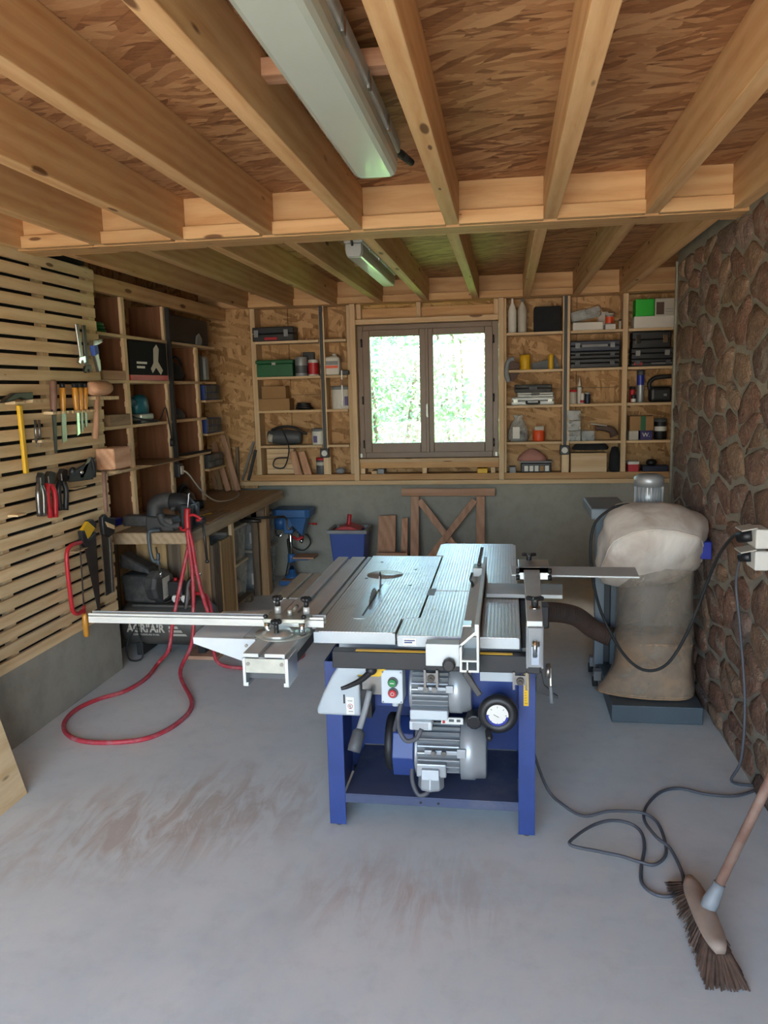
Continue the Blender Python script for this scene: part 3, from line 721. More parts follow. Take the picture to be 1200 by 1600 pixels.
# 18 hand saw, 19 back saw
t = on_wall('hand_saw', 'panel saw with yellow and black grip and long tapering blade', 'saw', 154, 956)
flat('blade', [(129, 842), (150, 842), (157, 954), (153, 957), (151, 945)], M['dark_steel'], t, .035, .003)
flat('grip', [(124, 830), (129, 828), (134, 842), (147, 830), (147, 846), (133, 858), (128, 850)], M['black_plastic'], t, .035, .03, bevel=.006)
flat('grip_insert', [(127, 827), (136, 813), (148, 823), (135, 844)], M['yellow'], t, .035, .022, bevel=.004)
flat('grip_cap', [(134, 814), (142, 811), (148, 818), (147, 826)], M['black_plastic'], t, .035, .028, bevel=.004)
t = on_wall('back_saw', 'saw with black grip and blunt wide blade at the slat ends', 'saw', 172, 931)
flat('blade', [(158, 832), (171, 836), (176, 925), (166, 931)], M['dark_steel'], t, .035, .003)
flat('back_rib', [(170, 840), (173, 840), (178, 924), (175, 926)], M['steel'], t, .035, .012)
flat('grip', [(157, 808), (162, 803), (166, 808), (177, 809), (178, 820), (176, 833), (168, 840), (160, 836), (158, 822)], M['black_plastic'], t, .035, .028, bevel=.006)
flat('grip_pad', [(164, 815), (178, 821), (178, 827), (168, 823)], M['slat_y'], t, .05, .012, bevel=.002)

# ================================================================ ALCOVE SHELVING (left, above the bench)
AX = -2.50
al = thing('alcove_shelving', 'wooden shelving in the left alcove above the workbench', 'shelving', (-2.64, 5.7, .87))
for k, y in enumerate((5.06, 5.71, 6.31)):
    zt = 2.395 if k < 2 else 2.128
    u = MB().box(-2.769, y, .872, AX - .022, y + .04, zt).build('upright', M['ply_z'], al)
    MB().box(AX - .0215, y - .003, .872, AX, y + .043, zt).build('edging', M['pine_z'], u, bevel=.002)
    cl = MB()
    for z in (1.04, 1.18, 1.40, 1.50, 1.68, 1.80, 1.97, 2.075): cl.box(AX - .02, y - .014, z, AX - .004, y - .0035, z + .035)
    cl.build('cleat', M['pine_z'], u, kind='stuff')
SZ = (2.15, 1.855, 1.56, 1.272)
for z, y1 in zip(SZ, (6.72, 6.72, 6.45, 6.50)):
    MB().box(-2.768, 4.71, z - .02, AX + .006, y1, z).build('shelf', M['pine_y'], al, bevel=.002)
for z in (1.70, 1.42, 1.12): MB().box(-2.768, 6.45, z - .018, AX + .004, 6.86, z).build('shelf', M['pine_y'], al, bevel=.002)
def ay(px, z=0): return onX(px, z or 600, AX).y
def az(py, px): return onX(px, py, AX).z
# items
t = MB()
for k in range(3): t.torus((-2.62, 4.86, 2.1635 + k * .022), (0, 0, 1), .085 - k * .006, .012, 20, 8)
props(t.build('hose_coil', M['green']), 'coil of thin green hose on the top alcove shelf', 'hose')
t = thing('hard_case', 'black moulded case on the top alcove shelf', 'case', (-2.63, 6.1, 2.15))
MB().box(-2.76, 5.80, 2.1505, AX - .002, 6.62, 2.36).build('body', M['black_plastic'], t, bevel=.02, seg=3)
MB().prism([(6.30, 2.152), (6.42, 2.152), (6.44, 2.20), (6.38, 2.245), (6.32, 2.22)], 'yz', AX - .001, AX + .012).build('handle', M['mid_grey'], t, bevel=.006)
t = thing('tool_carton', 'black power tool carton with red base band and white picture', 'box', (-2.62, 5.37, 1.855))
c = MB().obox((-2.605, 5.40, 1.9885), (.24, .50, .266), rotm(0, 0, -.1), 0); c.build('carton', M['black_card'], t, bevel=.002)
R_ = rotm(0, 0, -.1)
def car(x, y, z): return Vector((-2.605, 5.40, 1.9885)) + R_ @ Vector((x, y, z))
MB().obox(car(1205*1e-4, 0, -.114), (.003, .501, .036), R_).obox(car(0, -.2505, -.114), (.241, .003, .036), R_).build('red_band', M['red'], t)
MB().prism([(.05, -.04), (.12, .0), (.15, .09), (.18, .10), (.2, .06), (.17, -.02), (.21, -.07), (.18, -.09), (.14, -.04), (.08, -.07)], 'yz', 1205*1e-4, 1235*1e-4)
q = MB().prism([(.02, -.05), (.06, -.01), (.07, .09), (.11, .12), (.14, .09), (.12, .0), (.18, -.06), (.15, -.09), (.09, -.04), (.04, -.08)], 'yz', 1202*1e-4, 1235*1e-4)
q.v = [car(*p) for p in q.v]; q.build('picture', M['off_white'], t)
q = MB().box(1202*1e-4, -.16, -.05, .123, -.06, -.035).box(1202*1e-4, -.16, -.02, .123, -.03, -.005); q.v = [car(*p) for p in q.v]; q.build('caption', M['white'], t)
q = MB().lathe((0, -.2505, -.07), (0, -1, 0), [(.036, 0), (.036, .003)], 20, sx=1, sy=.6); q.v = [car(p.x + .05, p.y, p.z) for p in q.v]; q.build('badge', M['yellow'], t)
t = thing('tool_bag', 'slumped black tool bag on the second alcove shelf', 'bag', (-2.62, 6.0, 1.855))
MB().lathe((-2.63, 6.0, 1.857), (0, 0, 1), [(.12, 0), (.14, .05), (.12, .11), (.06, .15), (.0, .155)], 18, sx=.85, sy=1.5).build('body', M['black_cloth'], t)
MB().tube([(-2.56, 5.9, 1.99), (-2.55, 5.98, 2.04), (-2.55, 6.06, 2.03), (-2.56, 6.14, 1.98)], .009).build('strap', M['black_cloth'], t)
t = thing('bottle_jug', 'dark grey jug with a pale side at the shelf end', 'jug', (-2.6, 6.5, 1.855))
MB().lathe((-2.60, 6.47, 1.8555), (0, 0, 1), [(.085, 0), (.09, .02), (.09, .18), (.07, .225), (.03, .245), (.03, .262)], 16, sx=.9, sy=1.3).build('body', M['dark_grey'], t)
MB().prism([(6.50, 1.87), (6.58, 1.87), (6.58, 2.04), (6.54, 2.07), (6.50, 2.05)], 'yz', -2.525, -2.50).build('label_panel', M['mid_grey'], t, bevel=.006)
props(MB().box(-2.74, 4.73, 1.8555, AX + .01, 5.035, 1.915).build('wood_block', M['beech_y'], bevel=.004), 'pale timber block lying on the second alcove shelf', 'block')
props(MB().box(-2.70, 4.76, 1.5605, AX + .015, 5.05, 1.635).build('wood_block', M['oak_y'], bevel=.004), 'grey brown timber block lying on the third alcove shelf', 'block')
t = thing('orbital_sander', 'teal corded sander on the third alcove shelf', 'sander', (-2.58, 5.35, 1.56))
MB().box(-2.65, 5.24, 1.5605, -2.50, 5.50, 1.58).build('pad', M['black_plastic'], t, bevel=.004)
MB().box(-2.64, 5.27, 1.581, -2.51, 5.47, 1.625).build('base', M['zinc'], t, bevel=.012)
MB().lathe((-2.575, 5.38, 1.626), (0, 0, 1), [(.062, 0), (.065, .05), (.058, .1), (.04, .128), (.0, .135)], 18, sx=.9, sy=1.4).build('motor_housing', M['teal'], t)
MB().tube([(-2.575, 5.30, 1.70), (-2.56, 5.20, 1.71), (-2.56, 5.14, 1.68)], .025, 10).build('rear_grip', M['teal'], t)
MB().tube([(-2.56, 5.15, 1.68), (-2.52, 5.12, 1.62), (-2.49, 5.3, 1.585), (-2.487, 5.5, 1.575), (-2.49, 5.62, 1.66), (-2.486, 5.66, 1.55), (-2.482, 5.68, 1.42)], .005).build('cord', M['rubber'], t)
MB().cyl((-2.482, 5.68, 1.43), (-2.482, 5.68, 1.37), .012, .016, 10).build('plug', M['black_plastic'], t)
for k, y in enumerate((5.92, 6.1)):
    t = props(MB().lathe((-2.6, y, 1.5605), (0, 0, 1), [(.05, 0), (.055, .03), (.03, .07), (.0, .09)], 14, sx=1, sy=1.4).build('grinding_cup', M['dark_grey' if k else 'mid_grey']), 'rounded dark tool head on the third alcove shelf, ' + ('right one' if k else 'left one'), 'tool', 'tool heads on the third alcove shelf')
for k, (z0, z1, mat) in enumerate(((1.7005, 1.828, 'blue_plastic'), (1.4205, 1.545, 'blue_plastic'), (1.1205, 1.235, 'dark_grey'))):
    t = thing('drawer_organiser', ('blue small parts organiser with dark drawers, upper of the two blue ones', 'blue small parts organiser with dark drawers, lower of the two blue ones', 'dark grey parts organiser on the lowest corner shelf')[k], 'organiser', (-2.6, 6.6, z0), 'parts organisers in the alcove corner')
    MB().box(-2.75, 6.50, z0, -2.52, 6.84, z1).build('case', M[mat], t, bevel=.003)
    for i in range(3):
        for j in range(2):
            y0 = 6.51 + i * .109; zz = z0 + .008 + j * (z1 - z0) * .48
            MB().box(-2.519, y0, zz, -2.508, y0 + .1, zz + (z1 - z0) * .42).build('drawer', M['dark_grey'], t, bevel=.002)
# the fourth shelf
props(MB().hexa([(-2.76, 5.12, 1.2725), (-2.38, 5.12, 1.2725), (-2.38, 5.70, 1.2725), (-2.76, 5.70, 1.2725), (-2.76, 5.12, 1.281), (-2.38, 5.12, 1.281), (-2.38, 5.70, 1.281), (-2.76, 5.70, 1.281)]).build('sheet_board', M['oak_y']), 'thin grey board lying on the fourth alcove shelf', 'board')
props(MB().tube([(-2.6, 5.79, 1.2845), (-2.55, 6.0, 1.2845), (-2.49, 6.2, 1.2845), (-2.46, 6.42, 1.2845)], .011, 8).build('rod', M['black_metal']), 'black rod lying along the fourth alcove shelf', 'rod')
# conduit with socket and cable
t = thing('wall_socket', 'black socket box fixed to the second alcove upright', 'socket', (-2.49, 5.76, 1.05))
MB().box(-2.499, 5.72, 1.13, -2.455, 5.80, 1.235).build('box', M['black_plastic'], t, bevel=.005)
MB().box(-2.4545, 5.735, 1.15, -2.442, 5.785, 1.215).build('plate', M['off_white'], t, bevel=.006)
MB().box(-2.4985, 5.735, 1.236, -2.47, 5.765, 2.39).build('conduit', M['black_plastic'], t)
MB().tube([(-2.44, 5.76, 1.18), (-2.41, 5.80, 1.14), (-2.38, 5.95, 1.0), (-2.33, 6.1, .9), (-2.28, 6.3, .876), (-2.3, 6.6, .876), (-2.4, 6.85, .876)], .006).build('cable', M['off_white'], t)
# ================================================================ COMBINATION TABLE SAW
TZ = .84
ts = thing('table_saw', 'blue combination table saw and planer with pale milled tables in the middle of the floor', 'table saw', (-.31, 3.3, 0))
def tp(mb, name, mat, parent=None, **k): return mb.build(name, M[mat] if isinstance(mat, str) else mat, parent or ts, **k)
def YP(px, py, y): return onY(px, py, y)
# ---- stand
y0, y1 = 2.94, 3.40
for xa, xb, ft in ((-.712, -.645, .03), (.043, .107, .012)):
    l = MB().box(xa, y0, .012, xb, y0 + .004, .70).box(xa if xa < -.5 else xb - .004, y0 + .004, .012, xa + .004 if xa < -.5 else xb, y1, .70)
    l.box(xa, y1 - .004, .012, xb, y1, .70)
    o = tp(l, 'leg', 'blue_paint', bevel=.0015)
    for y in (y0 + .03, y1 - .03): tp(MB().cyl(((xa + xb) / 2, y, 0), ((xa + xb) / 2, y, .05), .016, n=10), 'foot', 'leather', o)
tp(MB().box(-.708, y0 + .004, .04, -.704, y1 - .004, .70), 'side_panel', 'blue_paint')
tp(MB().box(-.645, y1 - .006, .15, .043, y1 - .002, .70), 'back_panel', 'blue_paint')
sh = tp(MB().box(-.645, y0 + .002, .140, .043, y1 - .006, .146).box(-.645, y0 + .002, .108, .043, y0 + .006, .140), 'lower_shelf', 'blue_dusty', bevel=.001)
for x in (-.34, -.27): tp(MB().cyl((x, y0 + .003, .124), (x, y0 - .002, .124), .005, n=8), 'rivet', 'black_metal', sh)
tp(MB().box(-.60, 3.0, .50, .04, 3.42, .70), 'inner_body', 'blue_paint')
tp(MB().box(-.66, 2.99, .70, .10, 3.9, .76), 'top_frame', 'grey_paint')
tp(MB().box(-.64, 3.3, .45, .0, 3.85, .70), 'planer_body', 'blue_paint')
# ---- rail with rule
rl = tp(MB().box(-.648, 2.805, .722, .119, 2.862, .787), 'fence_rail', 'black_metal', bevel=.003)
tp(MB().box(-.56, 2.815, .7872, .02, 2.835, .789), 'rule_tape', 'yellow', rl)
for x in (-.303, .02):
    c = tp(MB().box(x, 2.79, .665, x + .008, 2.86, .73).box(x + .045, 2.79, .665, x + .053, 2.86, .73).box(x + .008, 2.80, .68, x + .045, 2.81, .715), 'rail_clamp', 'steel')
    tp(MB().cyl((x + .0265, 2.80, .697), (x + .0265, 2.785, .697), .014, n=14).cyl((x + .0265, 2.785, .697), (x + .0265, 2.778, .697), .007, n=6), 'bolt', 'dark_steel', c)
tp(MB().box(-.10, 2.87, .665, .045, 2.875, .72), 'rail_plate', 'grey_paint')
tp(MB().prism([(-.64, .725), (-.63, .70), (-.58, .682), (-.52, .69), (-.47, .715), (-.45, .725)], 'xz', 2.84, 2.85), 'bracket', 'grey_paint')
# ---- tables
tb = tp(MB().prism([(-.725, 2.893), (-.715, 2.883), (-.43, 2.883), (-.419, 2.893), (-.419, 3.075), (-.352, 3.09), (-.352, 4.28), (-.735, 4.28), (-.735, 2.9)], 'xy', .792, TZ), 'saw_table', 'cast', bevel=.002)
tp(MB().prism([(-.735, 2.8825), (-.419, 2.8825), (-.419, 2.881), (-.735, 2.881)], 'xy', .794, TZ - .003), 'front_face', 'light_grey', tb)
tp(MB().lathe((-.60, 3.83, TZ - .0005), (0, 0, 1), [(.0, 0), (.088, 0), (.088, .0012), (.0, .0012)], 32), 'cover_disc', 'cast', tb)
tp(MB().torus((-.60, 3.83, TZ + .0002), (0, 0, 1), .09, .001, 32, 6), 'disc_ring', 'steel', tb)
tp(MB().prism([(-.632, 3.10), (-.612, 3.06), (-.57, 3.06), (-.548, 3.10), (-.548, 3.62), (-.57, 3.66), (-.612, 3.66), (-.632, 3.62)], 'xy', TZ, TZ + .0008), 'saw_insert', 'alu', tb)
tp(MB().box(-.587, 3.10, TZ + .0009, -.578, 3.63, TZ + .0014), 'blade_slot', 'black_plastic', tb)
bl = MB()
N = 40; pts = []
for k in range(N + 1):
    a = PI * k / N; r_ = .165 + (.006 if k % 2 else 0)
    pts.append((3.36 + r_ * math.cos(a), TZ - .125 + r_ * math.sin(a)))
pts = [(y, z) for y, z in pts if z > TZ - .02]
bl.prism(pts, 'yz', -.5845, -.581); tp(bl, 'saw_blade', 'steel')
tp(MB().prism([(3.53, TZ), (3.575, TZ), (3.60, TZ + .035), (3.58, TZ + .075), (3.55, TZ + .06), (3.54, TZ + .03)], 'yz', -.585, -.581), 'riving_knife', 'steel')
for x, y in ((-.68, 3.75), (-.66, 4.12), (-.45, 3.62), (-.46, 3.95)): tp(MB().cyl((x, y, TZ), (x, y, TZ + .001), .008, n=12), 'screw', 'dark_grey', tb)
pf = tp(MB().prism([(-.41, 2.862), (-.402, 2.852), (.040, 2.852), (.050, 2.862), (.050, 3.52), (-.345, 3.52), (-.345, 3.09), (-.41, 3.075)], 'xy', .796, TZ), 'front_planer_table', 'cast', bevel=.002)
tp(MB().box(-.405, 2.8505, .798, .045, 2.8518, TZ - .003), 'front_face', 'light_grey', pf)
tp(MB().box(-.385, 2.849, .803, -.335, 2.8502, .83), 'maker_plate', 'white', pf)
tp(MB().box(-.38, 2.8482, .812, -.35, 2.849, .817).box(-.38, 2.8482, .82, -.34, 2.849, .824), 'plate_print', 'blue_paint', pf)
tp(MB().box(-.355, 3.44, TZ, -.32, 3.56, TZ + .001), 'corner_plate', 'mid_grey', pf)
tp(MB().prism([(-.345, 3.53), (.050, 3.53), (.050, 4.60), (.03, 4.64), (-.36, 4.64), (-.385, 4.61), (-.385, 4.3), (-.345, 4.3)], 'xy', .800, TZ), 'rear_planer_table', 'cast', bevel=.002)
tp(MB().cyl((-.34, 3.525, .80), (.045, 3.525, .80), .036, n=24), 'cutter_block', 'steel')
# ---- planer side casting and controls at the right
tp(MB().box(.054, 2.86, .74, .105, 3.60, .80).box(.054, 3.60, .74, .12, 3.72, .825), 'side_casting', 'dark_grey', bevel=.004)
tp(MB().box(.06, 3.62, .78, .10, 3.66, .845), 'stop_block', 'alu_matte')
# ---- rip fence (extrusion along the table) with clamp head
fx0, fx1 = -.172, -.098
prof = [(-.172, .745), (-.098, .745), (-.098, .925), (-.112, .925), (-.112, .80), (-.128, .80), (-.128, .845), (-.112, .87), (-.112, .885), (-.155, .86), (-.172, .845)]
prof = [(-.165, .748), (-.098, .748), (-.098, .925), (-.107, .925), (-.107, .895), (-.152, .872), (-.165, .855)]
fz = lambda z: z
ff = MB()
fy0, fy1 = 2.72, 3.86
# walls of the open extrusion: upright face, base, sloping web, small lip
for poly in ([(-.106, .752), (-.098, .752), (-.098, .928), (-.106, .928)], [(-.166, .752), (-.106, .752), (-.106, .760), (-.166, .760)], [(-.166, .760), (-.158, .760), (-.158, .79), (-.166, .79)],
             [(-.158, .79), (-.106, .79), (-.106, .797), (-.166, .797), (-.166, .79)], [(-.166, .797), (-.158, .797), (-.158, .842), (-.166, .85)], [(-.166, .842), (-.112, .892), (-.112, .902), (-.166, .852)], [(-.1120, .888), (-.106, .888), (-.106, .928), (-.112, .928)]):
    ff.prism(poly, 'xz', fy0, fy0 + .12) if poly[0][1] < .79 and False else ff.prism(poly, 'xz', fy0, fy1 if poly[-1][1] > .842 or poly[0][1] >= .842 else 2.86)
fe = tp(ff, 'rip_fence', 'alu_matte')
e_ = MB()
for a, b, c, d in ((-.106, .752, -.098, .928), (-.166, .752, -.106, .760), (-.166, .760, -.158, .85), (-.158, .79, -.106, .797), (-.142, .752, -.136, .79)): e_.box(a, fy0 - .002, b, c, fy0, d)
e_.hexa([(-.166, fy0 - .002, .842), (-.112, fy0 - .002, .890), (-.112, fy0, .890), (-.166, fy0, .842), (-.166, fy0 - .002, .852), (-.112, fy0 - .002, .902), (-.112, fy0, .902), (-.166, fy0, .852)])
tp(e_, 'end_face', 'alu_white', fe)
tp(MB().box(-.125, 2.86, .8405, -.098, fy1, .885), 'fence_body', 'alu_matte', fe)
tp(MB().box(-.158, 2.80, .895, -.128, 2.86, .90), 'top_lip', 'alu', fe)
cb = tp(MB().box(-.290, 2.745, .762, -.167, 2.80, .845), 'clamp_head', 'alu_matte', bevel=.003)
tp(MB().cyl((-.205, 2.745, .775), (-.205, 2.73, .775), .012, n=12).cyl((-.205, 2.735, .775), (-.205, 2.71, .775), .026, .022, n=8), 'knob', 'black_plastic', cb, bevel=.004)
tp(MB().bar((-.15, 2.74, .745), (-.095, 2.70, .675), .022, .012, (0, -1, 0)), 'lever', 'dark_steel', bevel=.003)
k = tp(MB().box(-.155, 3.62, .885, -.100, 3.72, .925), 'fence_block', 'alu_matte', bevel=.003)
tp(MB().cyl((-.128, 3.67, .925), (-.128, 3.67, .94), .009, n=10).bar((-.128, 3.62, .945), (-.118, 3.80, .985), .014, .008), 'block_lever', 'steel', k)
tp(MB().tube([(-.16, 3.62, .90), (-.165, 3.57, .885), (-.155, 3.52, .88), (-.15, 3.5, .86)], .006), 'cable_tail', 'dark_steel', k)
# ---- planer fence carrier on the right
cr = tp(MB().hexa([(.067, 2.70, .93), (.121, 2.70, .93), (.146, 3.60, .93), (.074, 3.60, .93), (.067, 2.70, .95), (.121, 2.70, .95), (.146, 3.60, .95), (.074, 3.60, .95)]), 'guard_carrier', 'alu_matte', bevel=.002)
def star_knob(x, y, z, s, parent, mat='black_plastic'):
    m = MB().cyl((x, y, z), (x, y, z + s * .9), s * .42, n=12)
    for q in range(3): m.obox((x + s * .55 * math.cos(q * 2.094 + .5), y + s * .55 * math.sin(q * 2.094 + .5), z + s * .95), (s * 1.2, s * .62, s * .5), rotm(0, 0, q * 2.094 + .5))
    return tp(m, 'star_knob', mat, parent, bevel=s * .15)
for y in (2.86, 3.64): tp(MB().cyl((.10, y, .95), (.10, y, .957), .02, n=14), 'washer', 'chrome', cr); star_knob(.10, y, .957, .03, cr)
tp(MB().box(.072, 2.684, .79, .118, 2.70, .93).box(.066, 2.70, .78, .072, 2.76, .93).box(.118, 2.70, .78, .124, 2.76, .93), 'carrier_bracket', 'mid_grey', cr)
tp(MB().cyl((.085, 2.68, .875), (.11, 2.68, .875), .010, n=10).cyl((.095, 2.675, .83), (.095, 2.675, .89), .008, n=10).box(.083, 2.679, .80, .109, 2.683, .865), 'bracket_screw', 'chrome', cr)
# cutter guard bar reaching right, with its clamp block
gb = tp(MB().hexa([(-.01, 3.585, .925), (.57, 3.50, .925), (.57, 3.64, .925), (-.01, 3.70, .925), (-.01, 3.585, .932), (.57, 3.50, .932), (.57, 3.64, .932), (-.01, 3.70, .932)]) if False else
        MB().hexa([(.02, 3.50, .918), (.565, 3.48, .918), (.57, 3.63, .918), (.015, 3.64, .918), (.02, 3.50, .926), (.565, 3.48, .926), (.57, 3.63, .934), (.015, 3.64, .934)]), 'cutter_guard', 'alu_matte', bevel=.002)
tp(MB().box(.05, 3.49, .934, .185, 3.65, .962).box(.05, 3.49, .905, .185, 3.50, .962), 'guard_clamp', 'alu', gb, bevel=.002)
for x in (.052, .19):
    for z in (.915, .945): tp(MB().cyl((x - .012, 3.488, z), (x + .004, 3.488, z), .012, n=10), 'clamp_screw', 'black_plastic', gb)
tp(MB().hexa([(-.09, 3.40, .845), (.235, 3.395, .845), (.245, 3.55, .86), (-.09, 3.555, .86), (-.09, 3.40, .862), (.235, 3.395, .862), (.245, 3.55, .872), (-.09, 3.555, .872)]), 'guide_bar', 'alu_matte', bevel=.002)
tp(MB().box(.125, 3.30, .74, .175, 3.38, .835), 'black_block', 'black_plastic', bevel=.006)
# clamp lever and black pedal lever on the right
cl = tp(MB().lathe((.135, 2.75, .755), (1, 0, 0), [(.0, 0), (.027, 0), (.027, .016), (.0, .016)], 18), 'cam_lever', 'steel')
tp(MB().bar((.150, 2.748, .77), (.152, 2.735, .695), .012, .008, (1, 0, 0)), 'lever_arm', 'steel', cl, bevel=.002)
tp(MB().bar((.152, 2.737, .705), (.155, 2.725, .645), .02, .014, (1, 0, 0)), 'lever_grip', 'dark_grey', cl, bevel=.004)
tp(MB().prism([(.108, .715), (.125, .712), (.135, .665), (.165, .635), (.185, .622), (.183, .612), (.16, .618), (.125, .63), (.105, .635), (.105, .68)], 'xz', 2.85, 2.862), 'release_lever', 'black_metal', bevel=.002)
rs_ = tp(MB().box(.062, 2.9365, .545, .081, 2.9395, .70), 'height_scale', 'yellow')
tk = MB()
for i in range(14): tk.box(.066, 2.9358, .555 + i * .0105, .073 + (.004 if i % 5 == 0 else 0), 2.9364, .5565 + i * .0105)
tp(tk, 'scale_marks', 'black_plastic', rs_, kind='stuff')
# ---- motors
def motor(name, x0, x1, yc, zc, r, box_at, ang0):
    m = tp(MB().lathe((x0, yc, zc), (1, 0, 0), [(.0, 0), (r * .9, 0), (r * .9, .012), (r * .84, .014), (r * .84, (x1 - x0) * .64)], 32, cap=True), name, 'silver_paint')
    f_ = MB()
    for k in range(28):
        a = 2 * PI * k / 28
        if 3.6 < a < 5.2 and box_at == 'low': continue
        d = Vector((0, math.cos(a), math.sin(a))); c = Vector((x0 + (x1 - x0) * .34, yc, zc)) + d * r * .92
        f_.obox(c, ((x1 - x0) * .58, .0045, r * .2), Matrix.Rotation(a - PI / 2, 3, 'X'))
    tp(f_, 'cooling_fins', 'silver_paint', m)
    tp(MB().lathe((x0 + (x1 - x0) * .635, yc, zc), (1, 0, 0), [(r * .84, 0), (r * 1.02, .002), (r * 1.02, (x1 - x0) * .20), (r * .97, (x1 - x0) * .215), (r * .95, (x1 - x0) * .35), (r * .82, (x1 - x0) * .365), (0, (x1 - x0) * .366)], 36), 'fan_cover', 'silver_paint', m)
    tp(MB().box(x0 + (x1 - x0) * .60, yc - r * 1.05, zc + r * .12, x0 + (x1 - x0) * .72, yc - r * .9, zc + r * .42).box(x0 + (x1 - x0) * .15, yc - r * 1.02, zc + r * .2, x0 + (x1 - x0) * .65, yc - r * .9, zc + r * .34), 'mounting_lug', 'silver_paint', m, bevel=.002)
    for xx in (.28, .42): tp(MB().cyl((x0 + (x1 - x0) * xx, yc - r * 1.0, zc + r * .27), (x0 + (x1 - x0) * xx, yc - r * 1.12, zc + r * .27), .011, n=14).cyl((x0 + (x1 - x0) * xx, yc - r * 1.12, zc + r * .27), (x0 + (x1 - x0) * xx, yc - r * 1.14, zc + r * .27), .005, n=8), 'eye_bolt', 'steel', m)
    return m
m1 = motor('saw_motor', -.375, -.135, 3.0, .588, .098, 'low', 0)
tp(MB().box(-.372, 2.905, .486, -.225, 3.0, .525).box(-.372, 2.885, .452, -.285, 2.98, .487), 'terminal_box', 'light_grey', m1, bevel=.005)
tp(MB().box(-.36, 2.884, .455, -.30, 2.8865, .483), 'terminal_cover', 'silver_paint', m1, bevel=.001)
m2 = motor('planer_motor', -.362, -.080, 3.04, .315, .118, 'low', 0)
tp(MB().box(-.352, 2.915, .245, -.235, 3.0, .30), 'terminal_base', 'silver_paint', m2, bevel=.005)
tp(MB().lathe((-.297, 2.945, .250), (0, -.15, -1), [(.05, 0), (.052, .05), (.048, .06), (.0, .062)], 8, sm=False), 'terminal_box', 'silver_paint', m2, bevel=.003)
tp(MB().box(-.33, 2.895, .243, -.262, 2.93, .285), 'terminal_cover', 'light_grey', m2, bevel=.003)
fl = tp(MB().lathe((-.45, 3.05, .315), (1, 0, 0), [(0, 0), (.125, 0), (.125, .085), (.0, .088)], 8, sm=False), 'motor_flange', 'blue_paint', bevel=.004)
tp(MB().lathe((-.482, 3.05, .33), (1, 0, 0), [(0, 0), (.105, 0), (.115, .01), (.115, .031)], 20), 'flange_cover', 'black_metal', fl)
tp(MB().box(-.255, 2.955, .452, -.17, 2.958, .478), 'rating_plate', 'white')
tp(MB().box(-.25, 2.9535, .455, -.24, 2.955, .475), 'plate_mark', 'red')
tp(MB().box(-.225, 2.9535, .462, -.205, 2.955, .472).box(-.195, 2.9535, .462, -.18, 2.955, .472), 'plate_print', 'dark_grey')
tp(MB().cyl((-.125, 2.95, .49), (-.125, 2.90, .485), .036, .030, n=10), 'side_knob', 'black_plastic', bevel=.006)
tp(MB().tube([(-.40, 2.90, .575), (-.415, 2.885, .50), (-.412, 2.90, .44), (-.385, 2.89, .405), (-.345, 2.885, .42), (-.325, 2.885, .46)], .009, 8), 'motor_lead', 'cable_grey')
tp(MB().tube([(-.405, 2.95, .55), (-.43, 2.95, .46), (-.445, 2.98, .40), (-.44, 3.01, .36)], .009, 8), 'motor_lead', 'cable_grey')
tp(MB().tube([(-.375, 2.98, .30), (-.37, 2.93, .22), (-.345, 2.91, .175), (-.315, 2.91, .18), (-.30, 2.93, .195)], .009, 8), 'motor_lead', 'cable_grey')
# ---- switch box
sb = tp(MB().box(-.474, 2.86, .567, -.391, 2.95, .70), 'switch_box', 'light_grey', bevel=.004)
tp(MB().prism([(-.47, .699), (-.455, .725), (-.395, .73), (-.391, .699)], 'xz', 2.872, 2.95), 'switch_hood', 'mid_grey', sb, bevel=.002)
for zz, mt, nm in ((.654, 'button_green', 'start_button'), (.612, 'red', 'stop_button')):
    tp(MB().cyl((-.428, 2.859, zz), (-.428, 2.850, zz), .0195, n=24), 'button_collar', 'dark_grey', sb)
    b = tp(MB().cyl((-.429, 2.851, zz), (-.429, 2.842, zz), .0155, .0145, n=24), nm, mt, sb)
tp(MB().box(-.4365, 2.8405, .653, -.4215, 2.8425, .656), 'on_mark', 'white', sb)
tp(MB().torus((-.429, 2.8415, .612), (0, 1, 0), .0062, .0013, 18, 6), 'off_mark', 'white', sb)
for x in (-.467, -.398):
    for z in (.574, .692): tp(MB().cyl((x, 2.86, z), (x, 2.857, z), .0035, n=8), 'screw', 'mid_grey', sb)
tp(MB().cyl((-.425, 2.9, .567), (-.425, 2.9, .545), .014, n=12), 'cable_gland', 'light_grey', sb)
# ---- saw guard chute, plates, levers
g = MB(); yy = 2.885
prof2 = [(-.565, .705), (-.645, .70), (-.672, .66), (-.71, .585), (-.735, .525), (-.736, .50), (-.56, .498)]
g.prism(prof2, 'xz', yy, 3.12); gd = tp(g, 'blade_guard', 'grey_paint', bevel=.012, seg=3)
tp(MB().box(-.617, yy - .0022, .508, -.585, yy - .0003, .578), 'guard_label', 'white', gd)
tp(MB().torus((-.601, yy - .0025, .541), (0, 1, 0), .009, .001, 18, 6), 'warning_ring', 'red', gd)
tp(MB().box(-.606, yy - .003, .54, -.598, yy - .0022, .544).box(-.604, yy - .003, .532, -.596, yy - .0022, .536).box(-.611, yy - .003, .562, -.592, yy - .0022, .564).box(-.608, yy - .003, .519, -.59, yy - .0022, .521), 'label_print', 'dark_grey', gd)
tp(MB().box(-.628, yy - .001, .551, -.621, yy + .001, .587), 'guard_slot', 'black_plastic', gd)
tp(MB().box(-.558, 2.91, .58, -.476, 3.0, .672), 'trunnion_plate', 'steel', bevel=.002)
